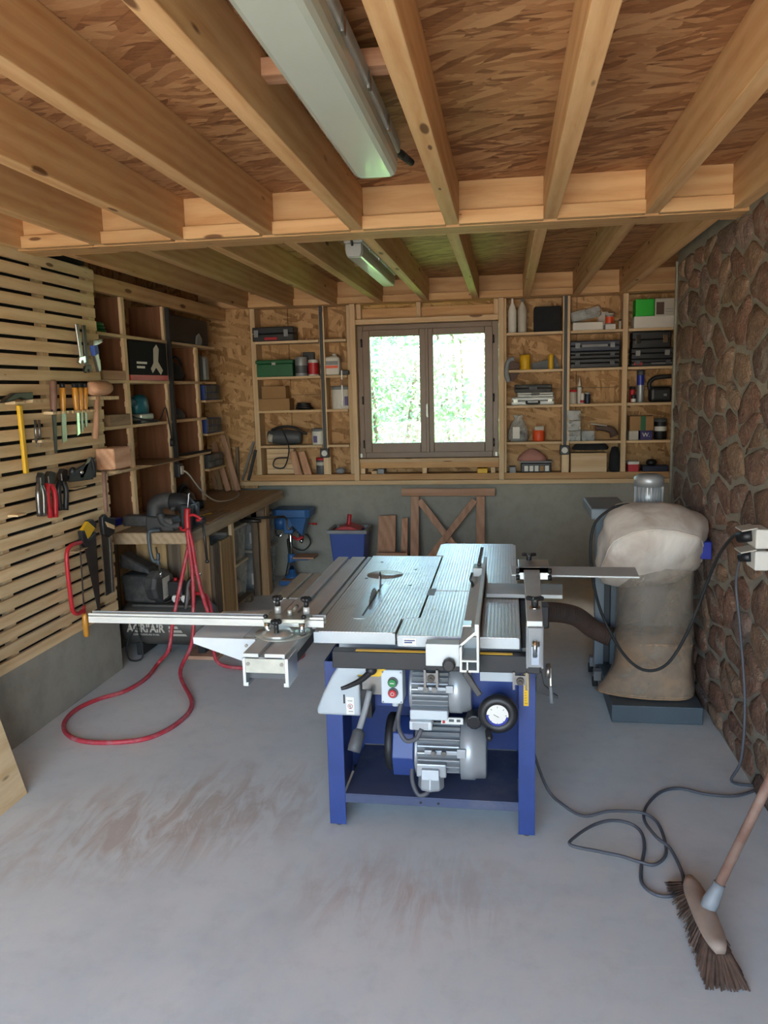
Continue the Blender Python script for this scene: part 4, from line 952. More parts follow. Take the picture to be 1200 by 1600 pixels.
tp(MB().hexa([(-.566, 2.86, .672), (-.476, 2.86, .672), (-.476, 2.90, .672), (-.566, 2.90, .672), (-.51, 2.86, .722), (-.44, 2.86, .722), (-.44, 2.90, .722), (-.51, 2.90, .722)]), 'yellow_stop', 'yellow', bevel=.003)
tp(MB().box(-.56, 2.90, .49, -.52, 2.98, .60), 'lever_slot', 'black_metal')
lv = tp(MB().tube([(-.52, 2.87, .612), (-.535, 2.84, .545), (-.555, 2.80, .475)], .012, 10), 'tilt_lever', 'mid_grey')
tp(MB().lathe((-.551, 2.805, .485), (-.25, -.5, -1), [(.012, 0), (.024, .012), (.026, .07), (.024, .085), (0, .086)], 14), 'lever_grip', 'dark_grey', lv)
tp(MB().tube([(-.505, 2.83, .705), (-.54, 2.80, .68), (-.585, 2.77, .665), (-.608, 2.76, .66)], lambda t: .013 - .006 * t, 8), 'lock_lever', 'black_metal')
tp(MB().ball((-.505, 2.83, .71), .022, .022, .02), 'lock_hub', 'black_metal')
# ---- hand wheel with dial
hw = tp(MB().torus((-.034, 2.86, .542), (0, 1, 0), .054, .021, 36, 12), 'hand_wheel', 'black_plastic')
tp(MB().cyl((-.034, 2.95, .542), (-.034, 2.855, .542), .045, n=28), 'wheel_hub', 'black_plastic', hw)
d_ = tp(MB().cyl((-.036, 2.856, .542), (-.036, 2.843, .542), .041, n=32), 'dial', 'white', hw)
dm = MB()
for k in range(8): dm.obox((-.036 + .032 * math.cos(k * PI / 4), 2.8425, .542 + .032 * math.sin(k * PI / 4)), (.006, .001, .0018), Matrix.Rotation(-k * PI / 4, 3, 'Y'))
dm.obox((-.04, 2.8425, .540), (.022, .001, .0018), Matrix.Rotation(.5, 3, 'Y')); tp(dm, 'dial_marks', 'black_plastic', hw, kind='stuff')
dr = MB()
for k in range(16):
    a = PI * 1.02 + k * PI * .9 / 15; dr.obox((-.036 + .037 * math.cos(a), 2.8427, .542 + .037 * math.sin(a)), (.008, .001, .008), Matrix.Rotation(-a, 3, 'Y'))
tp(dr, 'dial_band', 'blue_box', hw)
tp(MB().lathe((-.072, 2.845, .485), (.15, -.9, -.25), [(.008, 0), (.012, .01), (.013, .045), (.009, .056), (0, .057)], 12), 'wheel_handle', 'black_plastic', hw)
# ---- sliding carriage, outrigger, mitre fence
sc_ = MB()
for a, b in ((-.925, -.868), (-.846, -.772)): sc_.box(a, 2.605, .826, b, 4.25, TZ)
sc_.box(-.868, 2.605, .815, -.846, 4.25, .826)
sc_.box(-.925, 2.605, .78, -.918, 4.25, .826).box(-.782, 2.605, .79, -.772, 4.25, .826)
sl = tp(sc_, 'sliding_table', 'alu_matte', bevel=.001)
tp(MB().box(-.758, 2.95, .826, -.738, 4.25, TZ), 'edge_strip', 'alu_matte', sl)
tp(MB().hexa([(-.918, 2.63, .74), (-.782, 2.63, .74), (-.782, 4.2, .74), (-.918, 4.2, .74), (-.918, 2.63, .80), (-.782, 2.63, .80), (-.782, 4.2, .80), (-.918, 4.2, .80)]), 'slide_beam', 'dark_grey', sl)
ep = tp(MB().box(-.922, 2.597, .772, -.764, 2.604, .824), 'end_plate', 'zinc', sl, bevel=.001)
for x in (-.905, -.782): tp(MB().cyl((x, 2.597, .805), (x, 2.594, .805), .007, n=10), 'screw', 'steel', ep)
for x, w in ((-.926, .012), (-.772, .014)): tp(MB().box(x, 2.595, .735, x + w, 2.72, .826).box(x if x < -.9 else x - .006, 2.595, .722, x + w + (.008 if x < -.9 else 0), 2.72, .737), 'side_rail', 'alu', sl, bevel=.002)
tp(MB().prism([(-1.035, 3.355), (-.975, 3.355), (-.975, 3.835), (-1.035, 3.835)], 'xy', .818, TZ + .002).prism([(-.962, 3.355), (-.915, 3.355), (-.915, 3.835), (-.962, 3.835)], 'xy', .818, TZ + .002).box(-.975, 3.355, .812, -.962, 3.835, .826), 'side_table', 'zinc', bevel=.001)
og = MB().prism([(-1.178, 2.785), (-1.19, 2.83), (-1.19, 3.13), (-1.01, 3.16), (-.985, 3.16), (-.985, 2.78)], 'xy', .828, TZ)
o1 = tp(og, 'outrigger_table', 'light_grey', bevel=.001)
tp(MB().box(-.982, 2.78, .828, -.928, 3.34, TZ), 'outrigger_strip', 'alu_matte', o1)
tp(MB().hexa([(-1.178, 2.772, .815), (-.93, 2.765, .735), (-.93, 2.79, .735), (-1.178, 2.785, .815), (-1.178, 2.772, TZ), (-.93, 2.765, TZ), (-.93, 2.79, TZ), (-1.178, 2.785, TZ)]), 'apron', 'light_grey', o1, bevel=.002)
tp(MB().cyl((-.966, 2.766, .815), (-.966, 2.760, .815), .006, n=10), 'screw', 'steel', o1)
mf = tp(MB().box(-1.64, 2.845, .866, -.685, 2.856, .897).box(-1.64, 2.85, .866, -.685, 2.885, .872).box(-1.64, 2.845, .892, -.685, 2.853, .905).box(-1.64, 2.878, .866, -.685, 2.886, .905).box(-1.64, 2.85, .884, -.685, 2.88, .890), 'mitre_fence', 'alu_white', bevel=.001)
tp(MB().box(-1.63, 2.856, .8905, -.69, 2.866, .8925), 'fence_groove', 'dark_grey', mf)
pv = tp(MB().lathe((-.845, 2.84, TZ + .0005), (0, 0, 1), [(.0, 0), (.105, 0), (.105, .006), (.0, .006)], 32), 'mitre_base', 'zinc')
tp(MB().lathe((-.85, 2.80, TZ + .007), (0, 0, 1), [(.062, 0), (.062, .012), (.048, .016), (.046, .022), (0, .022)], 28), 'mitre_disc', 'alu', pv)
tp(MB().prism([(-.905, 2.79), (-.745, 2.79), (-.735, 2.875), (-.905, 2.90)], 'xy', .897, .912), 'mitre_plate', 'zinc', pv, bevel=.002)
for x, y in ((-.895, 2.81), (-.76, 2.81)): tp(MB().cyl((x, y, TZ + .006), (x, y, .897), .013, n=12), 'spacer', 'chrome', pv)
def palm_knob(x, y, z, s, parent):
    m = MB().cyl((x, y, z - s * 1.1), (x, y, z), s * .4, n=12)
    for q in range(6): m.ball((x + s * .55 * math.cos(q * PI / 3), y + s * .55 * math.sin(q * PI / 3), z + s * .25), s * .42, s * .42, s * .42, 10, 6)
    m.ball((x, y, z + s * .3), s * .7, s * .7, s * .42, 12, 6)
    return tp(m, 'palm_knob', 'black_plastic', parent)
for x, y in ((-.87, 2.875), (-.755, 2.865)):
    tp(MB().cyl((x, y, .912), (x, y, .94), .013, n=12), 'stud_sleeve', 'alu_white', pv); palm_knob(x, y, .965, .023, pv)
palm_knob(-.845, 2.76, .905, .023, pv)
tp(MB().cyl((-.845, 2.76, TZ + .029), (-.845, 2.76, .89), .009, n=10), 'stud_sleeve', 'dark_steel', pv)
for x in (-.90, -.752): tp(MB().ball((x, 2.81, .917), .010, .010, .008, 10, 6), 'cap_screw', 'black_plastic', pv)
tp(MB().cyl((-.815, 2.845, .912), (-.815, 2.845, .935), .010, n=6).cyl((-.808, 2.87, .925), (-.80, 2.90, .935), .007, n=8), 'hex_bolt', 'zinc', pv)
# ================================================================ WORKBENCH and what stands under it
wbn = thing('workbench', 'heavy old workbench with thick dusty top against the left wall', 'workbench', (-2.4, 5.9, 0))
MB().hexa([(-2.768, 4.80, .79), (-2.015, 4.82, .79), (-2.03, 7.03, .79), (-2.768, 7.03, .79), (-2.768, 4.80, .868), (-2.015, 4.82, .868), (-2.03, 7.03, .868), (-2.768, 7.03, .868)]).build('top', M['bench_y'], wbn, bevel=.01, seg=2)
MB().box(-2.74, 6.50, .69, -2.05, 6.60, .789).build('apron', M['grey_wood_x'], wbn, bevel=.004)
for x0, x1, y, mm in ((-2.175, -2.115, 6.50, 'grey_wood_z'), (-2.113, -2.045, 6.53, 'oak_z'), (-2.74, -2.62, 6.52, 'grey_wood_z'), (-2.765, -2.67, 5.0, 'grey_wood_z')):
    MB().box(x0, y, 0, x1, y + .10, .789).build('leg', M[mm], wbn, bevel=.006)
bx = [(-2.60, -2.375, 'pallet_z'), (-2.37, -2.275, 'grey_wood_z'), (-2.27, -2.225, 'pallet_z'), (-2.22, -2.06, 'oak_z')]
for a, b, mm in bx: MB().box(a, 5.22 + (.012 if mm == 'grey_wood_z' else 0), .02, b, 5.245, .789).build('board', M[mm], wbn, bevel=.003)
for a, b, mm, h in ((5.25, 5.38, 'grey_wood_z', .70), (5.40, 5.66, 'pallet_z', .70), (5.64, 5.70, 'pine_z', .789)):
    MB().box(-2.065, a, .0, -2.04, b, h).build('board', M[mm], wbn, bevel=.003)
MB().box(-2.70, 5.66, .08, -2.05, 5.70, .14).build('rail', M['grey_wood_x'], wbn)
tv = MB().cyl((-2.2, 6.30, .70), (-2.02, 6.30, .70), .016, n=12).cyl((-2.2, 6.40, .70), (-1.90, 6.58, .69), .011, n=10).build('vise_screw', M['dark_steel'], wbn)
MB().tube([(-1.90, 6.58, .69), (-1.885, 6.60, .66), (-1.88, 6.60, .60), (-1.86, 6.60, .575), (-1.83, 6.60, .60)], .009).build('crank', M['dark_steel'], wbn)
# boxes under the bench
def crate(label, x0, y0, z0, x1, y1, z1, fill=None):
    t = thing('storage_box', label, 'box', ((x0 + x1) / 2, (y0 + y1) / 2, z0), 'clear storage boxes under the bench')
    MB().hexa([(x0 + .02, y0 + .02, z0), (x1 - .02, y0 + .02, z0), (x1 - .02, y1 - .02, z0), (x0 + .02, y1 - .02, z0), (x0, y0, z1 - .025), (x1, y0, z1 - .025), (x1, y1, z1 - .025), (x0, y1, z1 - .025)]).build('tub', M['clear'], t, bevel=.008)
    MB().box(x0 - .008, y0 - .008, z1 - .024, x1 + .008, y1 + .008, z1).build('lid', M['off_white'], t, bevel=.006)
    MB().box(x0 + .05, y0 + .04, z0 + .012, x1 - .05, y1 - .05, z0 + (z1 - z0) * (.75 if fill else .4)).build('contents', M[fill or 'off_white'], t, bevel=.02)
    MB().box(x1 - .12, y0 + .002 - .004, z0 + .06, x1 - .04, y0 + .002, z0 + .16).build('paper', M['white'], t)
MB_ = thing('timber_runner', 'dark low timber skid under the storage boxes', 'skid', (-2.4, 6.1, 0))
MB().box(-2.62, 5.85, 0, -2.14, 5.92, .05).build('runner', M['grey_wood_x'], MB_); MB().box(-2.62, 6.30, 0, -2.14, 6.37, .05).build('runner', M['grey_wood_x'], MB_); MB().box(-2.62, 5.84, .051, -2.14, 6.38, .075).build('deck', M['grey_wood_x'], MB_)
crate('lower clear box under the bench, nearest the bench boards', -2.60, 5.87, .076, -2.17, 6.36, .38)
crate('upper clear box with dark contents, stacked under the bench top', -2.60, 5.87, .381, -2.17, 6.36, .68, 'dark_grey')
crate('lower clear box behind the far bench leg', -2.66, 6.68, 0, -2.13, 7.08, .37, 'mid_grey')
crate('upper clear box behind the far bench leg', -2.66, 6.68, .371, -2.13, 7.08, .68, 'mid_grey')
# ---- bench vise
vs = thing('bench_vise', 'large dark cast bench vise on the near corner of the workbench', 'vise', (-2.2, 4.95, .868))
MB().box(-2.52, 4.90, .895, -2.34, 4.985, .965).build('slide_bar', M['dusty_black'], vs, bevel=.006)
MB().hexa([(-2.345, 4.86, .869), (-2.15, 4.86, .869), (-2.15, 5.03, .869), (-2.345, 5.03, .869), (-2.35, 4.88, .97), (-2.17, 4.88, .955), (-2.17, 5.01, .955), (-2.35, 5.01, .97)]).build('body', M['dusty_black'], vs, bevel=.012, seg=3)
MB().tube([(-2.315, 4.945, .955), (-2.30, 4.945, 1.03), (-2.25, 4.945, 1.062), (-2.19, 4.945, 1.06), (-2.15, 4.945, 1.02)], lambda t: .055 - .006 * t, 14).build('rear_jaw', M['dusty_black'], vs)
MB().tube([(-2.19, 4.945, 1.055), (-2.12, 4.945, 1.05), (-2.075, 4.945, 1.0), (-2.07, 4.945, .95)], lambda t: .058 + .006 * t, 14).build('front_jaw', M['black_metal'], vs)
MB().tube([(-2.255, 4.90, .98), (-2.235, 4.89, .925), (-2.18, 4.89, .899), (-2.12, 4.90, .905)], .026, 10).build('yoke', M['dusty_black'], vs)
MB().box(-2.10, 4.865, .88, -2.025, 5.02, 1.045).build('jaw_plate', M['black_metal'], vs, bevel=.008)
MB().cyl((-2.05, 4.945, .93), (-1.965, 4.93, .93), .028, .024, n=14).build('screw_boss', M['black_metal'], vs)
MB().cyl((-1.975, 4.925, .945), (-1.955, 4.915, .66), .0085, n=10).ball((-1.975, 4.925, .95), .014).ball((-1.955, 4.915, .66), .014).build('handle_bar', M['dark_steel'], vs)
MB().box(-2.33, 4.94, .99, -2.29, 4.985, 1.0).build('bolt_lug', M['zinc'], vs)
ag = thing('air_gun', 'red air blow gun hanging from the vise handle', 'air gun', (-2.02, 4.78, .87))
MB().tube([(-2.02, 4.80, 1.03), (-2.022, 4.79, .97), (-2.02, 4.785, .90), (-2.018, 4.78, .85)], .019, 10).build('body', M['red'], ag)
MB().tube([(-2.02, 4.80, 1.03), (-2.012, 4.80, 1.08), (-2.005, 4.80, 1.13)], .005, 8).build('nozzle', M['chrome'], ag)
MB().tube([(-2.01, 4.79, .985), (-1.98, 4.79, .99), (-1.945, 4.79, .975), (-1.935, 4.79, .96), (-1.96, 4.79, .955)], .009, 8).build('hook', M['red'], ag)
MB().tube([(-2.03, 4.79, .90), (-2.06, 4.79, .89), (-2.08, 4.80, .91)], .008, 8).build('trigger', M['red'], ag)
MB().cyl((-2.018, 4.78, .85), (-2.016, 4.78, .80), .014, n=10).build('connector', M['steel'], ag)
cc = thing('c_clamp', 'blue grey screw clamp hanging from the front edge of the workbench', 'clamp', (-2.26, 4.78, .6))
MB().tube([(-2.235, 4.83, .885), (-2.275, 4.785, .885), (-2.29, 4.783, .86), (-2.288, 4.783, .78), (-2.275, 4.783, .70), (-2.25, 4.783, .685), (-2.235, 4.783, .705), (-2.235, 4.783, .74)], .012, 8).build('frame', M['ext_dark'], cc)
MB().cyl((-2.243, 4.783, .78), (-2.225, 4.783, .58), .006, n=8).build('screw', M['steel'], cc)
MB().cyl((-2.24, 4.783, .70), (-2.235, 4.783, .665), .013, n=10).build('nut', M['ext_dark'], cc)
MB().cyl((-2.228, 4.775, .592), (-2.222, 4.79, .588), .004, n=8).cyl((-2.228, 4.783, .62), (-2.224, 4.783, .582), .008, n=8).build('tommy_bar', M['chrome'], cc)
# ---- odds and ends on the bench
props(MB().box(-2.70, 4.84, .9045, -2.545, 4.94, .95).build('blue_carton', M['blue_box'], bevel=.003), 'small blue carton on a wood offcut at the wall end of the bench', 'box')
props(MB().hexa([(-2.72, 4.82, .8685), (-2.53, 4.80, .8685), (-2.53, 5.03, .8685), (-2.72, 5.04, .8685), (-2.72, 4.82, .904), (-2.53, 4.80, .904), (-2.53, 5.03, .904), (-2.72, 5.04, .904)]).build('wood_offcut', M['slat_y'], bevel=.003), 'pale offcut under the blue carton on the bench', 'offcut')
props(MB().lathe((-2.42, 5.28, .8685), (0, 0, 1), [(.10, 0), (.11, .02), (.10, .055), (.07, .085), (0, .09)], 18, sx=.8, sy=1.5).build('sanding_block', M['oak_y']), 'rounded brown wooden block behind the vise', 'block')
props(MB().lathe((-2.42, 5.66, .931), (1, .2, 0), [(0, 0), (.03, .0), (.036, .02), (.036, .14), (.03, .16), (0, .16)], 14).build('grinder_handle', M['black_plastic']), 'black rolled tool on a brown board at the second alcove upright', 'tool')
props(MB().box(-2.48, 5.46, .8685, -2.22, 5.68, .8945).build('brown_board', M['oak_x'], bevel=.003), 'brown board lying on the bench in front of the second alcove upright', 'board')
t = thing('power_plane', 'black power tool lying at the foot of the alcove shelving', 'power tool', (-2.50, 6.0, .868))
MB().lathe((-2.56, 5.98, .869), (0, 0, 1), [(.09, 0), (.1, .03), (.085, .09), (.05, .13), (0, .14)], 16, sx=1, sy=1.7).build('body', M['black_plastic'], t)
MB().tube([(-2.55, 5.86, .95), (-2.54, 5.92, 1.03), (-2.54, 6.02, 1.035), (-2.55, 6.1, .97)], .016).build('handle', M['black_plastic'], t)
t = thing('marking_tool', 'yellow ended folding rule lying on the bench behind the vise', 'rule', (-2.2, 5.4, .868))
MB().obox((-2.26, 5.30, .88), (.035, .05, .022), rotm(0, 0, .3)).build('head', M['yellow'], t, bevel=.005); MB().obox((-2.20, 5.44, .8755), (.012, .28, .012), rotm(0, 0, -.25)).build('stick', M['yellow_paint'], t)
props(MB().obox((-2.11, 5.45, .8725), (.13, .55, .008), rotm(0, 0, .08)).build('thin_board', M['oak_y']), 'thin brown board lying along the bench beside the vise', 'board')
# leaning strips in the back corner
for k, (px0, py0, px1, py1, w, mm) in enumerate(((333, 692, 357, 758, .05, 'beech_z'), (345, 680, 372, 757, .045, 'red_wood_z'), (350, 684, 366, 757, .04, 'oak_z'), (328, 708, 345, 760, .04, 'oak_z'), (320, 722, 338, 760, .03, 'red_wood_z'), (362, 700, 371, 752, .03, 'grey_wood_z'))):
    lab = ('pale strip, frontmost of the wooden strips leaning in the back corner', 'reddish strip, tallest in the back corner', 'brown strip behind the pale one in the back corner', 'shorter brown strip left of the pale one in the back corner', 'thin reddish stick, leftmost in the back corner', 'short grey strip at the right of the corner strips')[k]
    a_ = onY(px0, py0, 6.93)
    a_ = Vector((a_.x, 6.955 + .024 * k, a_.z)); b_ = onY(px1, py1, 6.89 + .024 * k); b_.z = .8775
    props(MB().bar(b_, a_, w, .018, (0, -1, 0)).build('wood_strip', M[mm], bevel=.002), lab, 'strip', 'strips leaning in the back corner')
# ---- compressor
cp = thing('air_compressor', 'grey tank air compressor under the near end of the workbench', 'compressor', (-2.28, 5.02, 0))
MB().lathe((-2.63, 5.03, .205), (1, 0, 0), [(0, 0), (.07, .004), (.125, .025), (.152, .07), (.152, .60), (.125, .645), (.07, .666), (0, .67)], 36).build('tank', M['comp_grey'], cp)
MB().box(-2.50, 4.90, .345, -2.08, 5.12, .362).build('mounting_plate', M['comp_grey'], cp, bevel=.004)
for x in (-2.5, -2.06): MB().box(x, 4.92, 0, x + .05, 5.14, .09).build('foot', M['rubber'], cp, bevel=.005)
MB().cyl((-2.27, 4.93, .058), (-2.27, 4.93, .03), .014, n=10).build('drain', M['dark_steel'], cp)
pm = MB().hexa([(-2.56, 4.92, .37), (-2.33, 4.90, .37), (-2.33, 5.12, .37), (-2.56, 5.12, .37), (-2.58, 4.92, .56), (-2.33, 4.90, .56), (-2.33, 5.12, .56), (-2.58, 5.12, .56)]).build('motor_cover', M['dusty_black'], cp, bevel=.02, seg=3)
MB().lathe((-2.36, 4.98, .475), (1, -.25, .05), [(.118, 0), (.118, .06), (.104, .085), (0, .086)], 10, sm=False).build('fan_grille', M['dusty_black'], cp, bevel=.008)
gr = MB()
for j in range(3):
    for i in range(15): gr.obox((-2.271 + .002, 4.915 + j * .036, .405 + i * .0095), (.004, .026, .0045), rotm(.35, 0, -.24))
gr.build('grille_slots', M['off_white'], pm, kind='stuff')
MB().hexa([(-2.60, 4.95, .60), (-2.37, 4.95, .55), (-2.37, 5.10, .55), (-2.60, 5.10, .60), (-2.59, 4.96, .70), (-2.40, 4.96, .60), (-2.40, 5.09, .60), (-2.59, 5.09, .70)]).build('cylinder_head', M['dusty_black'], cp, bevel=.02, seg=3)
MB().tube([(-2.33, 4.96, .37), (-2.28, 4.95, .365), (-2.22, 4.95, .39), (-2.16, 4.95, .40)], .008).build('pipe', M['dark_steel'], cp)
ps = MB().box(-2.25, 4.93, .415, -2.15, 5.0, .515).build('pressure_switch', M['black_plastic'], cp, bevel=.006)
MB().cyl((-2.205, 4.96, .515), (-2.205, 4.96, .535), .012, n=10).build('switch_knob', M['red'], cp)
for x in (-2.19, -2.125):
    MB().cyl((x, 4.94, .405), (x, 4.912, .403), .03, n=24).build('gauge', M['chrome'], cp)
    d = MB().cyl((x, 4.912, .403), (x, 4.9105, .403), .027, n=24).build('gauge_face', M['white'], cp)
    MB().obox((x, 4.9098, .408), (.003, .001, .024), rotm(0, .4, 0)).build('needle', M['black_plastic'], d)
MB().cyl((-2.16, 4.95, .36), (-2.16, 4.95, .415), .012, n=10).build('stand_pipe', M['steel'], cp)
MB().tube([(-2.12, 4.90, .34), (-2.105, 4.90, .42), (-2.085, 4.89, .52), (-2.04, 4.87, .565), (-1.985, 4.85, .585)], .0155, 10).build('carry_handle', M['chrome'], cp)
MB().cyl((-2.07, 4.93, .46), (-2.07, 4.93, .49), .016, n=10).cyl((-2.07, 4.93, .44), (-1.99, 4.91, .44), .012, n=10).build('outlet_valve', M['red'], cp)
MB().tube([(-2.46, 4.90, .23), (-2.52, 4.84, .12), (-2.50, 4.80, .015), (-2.42, 4.79, .012), (-2.40, 4.81, .06), (-2.44, 4.85, .18), (-2.47, 4.89, .26)], .006).build('power_cord', M['rubber'], cp)
def on_tank(o, rr=.1535):
    for v in o.data.vertices:                       # wrap flat lettering onto the drum
        s_ = v.co.y / rr - .16; x_ = v.co.x; dz = v.co.z
        v.co = (x_, -(rr + dz) * math.cos(s_ + .12), (rr + dz) * math.sin(s_ + .12))
    o.rotation_euler = (0, 0, 0)
    return o
for txt, size, up, sx in (("AGRI'AIR", .078, .002, .86), ("COMPRESSEURS D'AIR", .018, -.042, 1.05)):
    l = lettering('lettering', txt, size, (-2.405, 5.03, .205), (0, 0, 0), M['off_white'], cp, .0008, sx=sx, bold=.03 if size > .05 else .01)
    for v in l.data.vertices: v.co.y += up
    on_tank(l); l.data.update()
st = MB()
for k in range(3):
    yb0 = -.048 + k * .027
    st.hexa([(-.245 + .0, yb0, 0), (-.205, yb0, 0), (-.205, yb0 + .017, 0), (-.245, yb0 + .017, 0), (-.245, yb0, .0008), (-.205, yb0, .0008), (-.205, yb0 + .017, .0008), (-.245, yb0 + .017, .0008)])
    st.hexa([(.165, yb0, 0), (.29 - k * .028, yb0, 0), (.28 - k * .028, yb0 + .017, 0), (.165, yb0 + .017, 0), (.165, yb0, .0008), (.29 - k * .028, yb0, .0008), (.28 - k * .028, yb0 + .017, .0008), (.165, yb0 + .017, .0008)])
b0 = BASE[cp.name]; st.v = [v + b0 for v in st.v]
so = st.build('stripes', M['off_white'], cp); on_tank(so); so.location = Vector((-2.405, 5.03, .205)) - b0; so.data.update()
props(MB().box(-2.14, 4.86, 0, -1.90, 5.10, .025).build('floor_board', M['red_wood_x'], bevel=.003), 'reddish board on the floor under the right foot of the compressor', 'board')
# ---- red hose
def fz(px, py, z=.012): return onZ(px, py, z)
hp = [(-2.0, 4.90, .44), (-1.95, 4.86, .43), (-1.90, 4.80, .33), (-1.885, 4.75, .15), (-1.82, 4.70, .03), fz(400, 1044), fz(440, 1040), (-1.35, 5.0, .012), (-1.6, 5.05, .012), (-1.85, 4.85, .1), (-1.92, 4.77, .38), (-1.965, 4.755, .62), (-1.985, 4.75, .82), (-2.005, 4.745, .90), (-2.0, 4.735, .82),
      (-1.985, 4.73, .62), (-1.985, 4.71, .40), (-1.99, 4.66, .18), (-2.01, 4.5, .04), fz(300, 1098), fz(280, 1128), fz(235, 1152), fz(180, 1160), fz(130, 1158), fz(104, 1146), fz(101, 1128), fz(120, 1108), fz(155, 1092), fz(195, 1080), fz(228, 1060), fz(248, 1035, .03), (-2.13, 4.62, .15), (-2.115, 4.68, .32), (-2.06, 4.74, .60), (-2.03, 4.765, .74), (-2.016, 4.775, .80)]
props(MB().tube(hp, .0125, 10, k=7).build('air_hose', M['hose_red'], origin=(-1.95, 4.6, 0)), 'red air hose looping from the bench across the floor', 'hose')
# ---- drill press
dp = thing('drill_press', 'small blue drill press standing on the floor by the back wall', 'drill press', (-1.93, 7.0, 0))
MB().box(-2.06, 6.88, .002, -1.76, 7.14, .045).build('base', M['drill_blue'], dp, bevel=.008); MB().box(-2.05, 6.89, .0455, -1.77, 7.13, .048).build('base_top', M['red_wood_x'], dp)
MB().cyl((-1.975, 7.03, .046), (-1.975, 7.03, .68), .021, n=18).build('column', M['chrome'], dp)
MB().lathe((-1.975, 7.03, .046), (0, 0, 1), [(.065, 0), (.06, .02), (.035, .03), (.032, .08)], 20).build('column_foot', M['drill_blue'], dp)
tbk = MB().lathe((-1.975, 7.03, .19), (0, 0, 1), [(.034, 0), (.036, .01), (.036, .07), (.03, .08)], 18).bar((-1.97, 7.02, .225), (-1.80, 7.0, .235), .05, .03).build('table_bracket', M['drill_blue'], dp, bevel=.004)
MB().box(-1.93, 6.90, .245, -1.73, 7.09, .262).build('work_table', M['red_wood_x'], dp, bevel=.004)
MB().prism([(-2.11, 6.94), (-2.07, 6.90), (-1.80, 6.90), (-1.76, 6.93), (-1.755, 7.12), (-1.80, 7.16), (-2.06, 7.16), (-2.11, 7.12)], 'xy', .622, .70).build('pulley_cover', M['drill_blue'], dp, bevel=.012, seg=3)
MB().box(-2.02, 6.95, .47, -1.93, 7.10, .622).build('head_column', M['drill_blue'], dp, bevel=.012); MB().hexa([(-1.93, 6.93, .55), (-1.84, 6.93, .45), (-1.84, 7.08, .45), (-1.93, 7.08, .55), (-1.95, 6.92, .622), (-1.79, 6.92, .622), (-1.79, 7.09, .622), (-1.95, 7.09, .622)]).build('head', M['drill_blue'], dp, bevel=.01)
MB().cyl((-1.865, 7.0, .46), (-1.865, 7.0, .41), .024, n=16).build('quill', M['steel'], dp); MB().lathe((-1.865, 7.0, .375), (0, 0, 1), [(.008, 0), (.019, .012), (.022, .04)], 16).build('chuck', M['chrome'], dp)
MB().tube([(-1.92, 6.92, .45), (-1.87, 6.90, .43), (-1.83, 6.92, .45)], .013).cyl((-1.79, 6.99, .56), (-1.71, 6.97, .56), .005).cyl((-1.745, 6.98, .56), (-1.71, 6.97, .56), .011).build('feed_handle', M['red'], dp)
MB().cyl((-2.07, 7.06, .50), (-2.07, 7.06, .62), .06, n=18).build('motor', M['drill_blue'], dp); MB().tube([(-2.1, 6.98, .50), (-2.09, 6.96, .46), (-2.05, 6.96, .45), (-2.04, 6.97, .48)], .008).build('belt_lever', M['chrome'], dp)
MB().tube([(-1.95, 7.16, .45), (-1.86, 7.18, .42), (-1.83, 7.19, .34), (-1.90, 7.19, .27), (-2.0, 7.19, .30), (-2.05, 7.18, .38), (-2.04, 7.17, .2), (-2.07, 7.12, .02)], .006).build('power_cord', M['rubber'], dp)
props(MB().obox((-2.11, 6.93, .665), (.14, .06, .022), rotm(0, .1, .4)).build('wood_scrap', M['beech_x'], bevel=.004), 'small wood scrap wedged between bench leg and drill press', 'offcut') if False else None
# ---- blue bin with red dustpan
bn = thing('waste_bin', 'blue plastic bin with grey rim against the back wall', 'bin', (-1.38, 6.86, 0))
def taper(x0, y0, x1, y1, z0, z1, k): return [(x0 + k, y0 + k, z0), (x1 - k, y0 + k, z0), (x1 - k, y1 - k, z0), (x0 + k, y1 - k, z0), (x0, y0, z1), (x1, y0, z1), (x1, y1, z1), (x0, y1, z1)]
a = taper(-1.54, 6.72, -1.22, 7.0, 0, .52, .045)
m = MB(); m._add(a + [Vector(p) * 1 for p in taper(-1.53, 6.73, -1.23, 6.99, .01, .52, .045)], [(3, 2, 1, 0), (0, 1, 5, 4), (1, 2, 6, 5), (2, 3, 7, 6), (3, 0, 4, 7), (8, 9, 10, 11), (12, 13, 9, 8), (13, 14, 10, 9), (14, 15, 11, 10), (15, 12, 8, 11)])
m.build('body', M['blue_plastic'], bn, bevel=.012)
rect = MB()
for (x0, y0, x1, y1) in ((-1.56, 6.70, -1.20, 6.735), (-1.56, 6.985, -1.20, 7.02), (-1.56, 6.735, -1.525, 6.985), (-1.235, 6.735, -1.20, 6.985)): rect.box(x0, y0, .515, x1, y1, .548)
rect.build('rim', M['mid_grey'], bn, bevel=.006)
dpn = thing('dustpan', 'red dustpan lying in the mouth of the blue bin', 'dustpan', (-1.38, 6.85, .53))
MB().prism([(-1.50, .525), (-1.27, .525), (-1.27, .54), (-1.36, .575), (-1.42, .575), (-1.50, .545)], 'xz', 6.75, 6.96).build('pan', M['red'], dpn, bevel=.006)
MB().tube([(-1.39, 6.86, .57), (-1.385, 6.86, .61), (-1.38, 6.87, .665)], .019, 10).build('handle', M['red'], dpn)
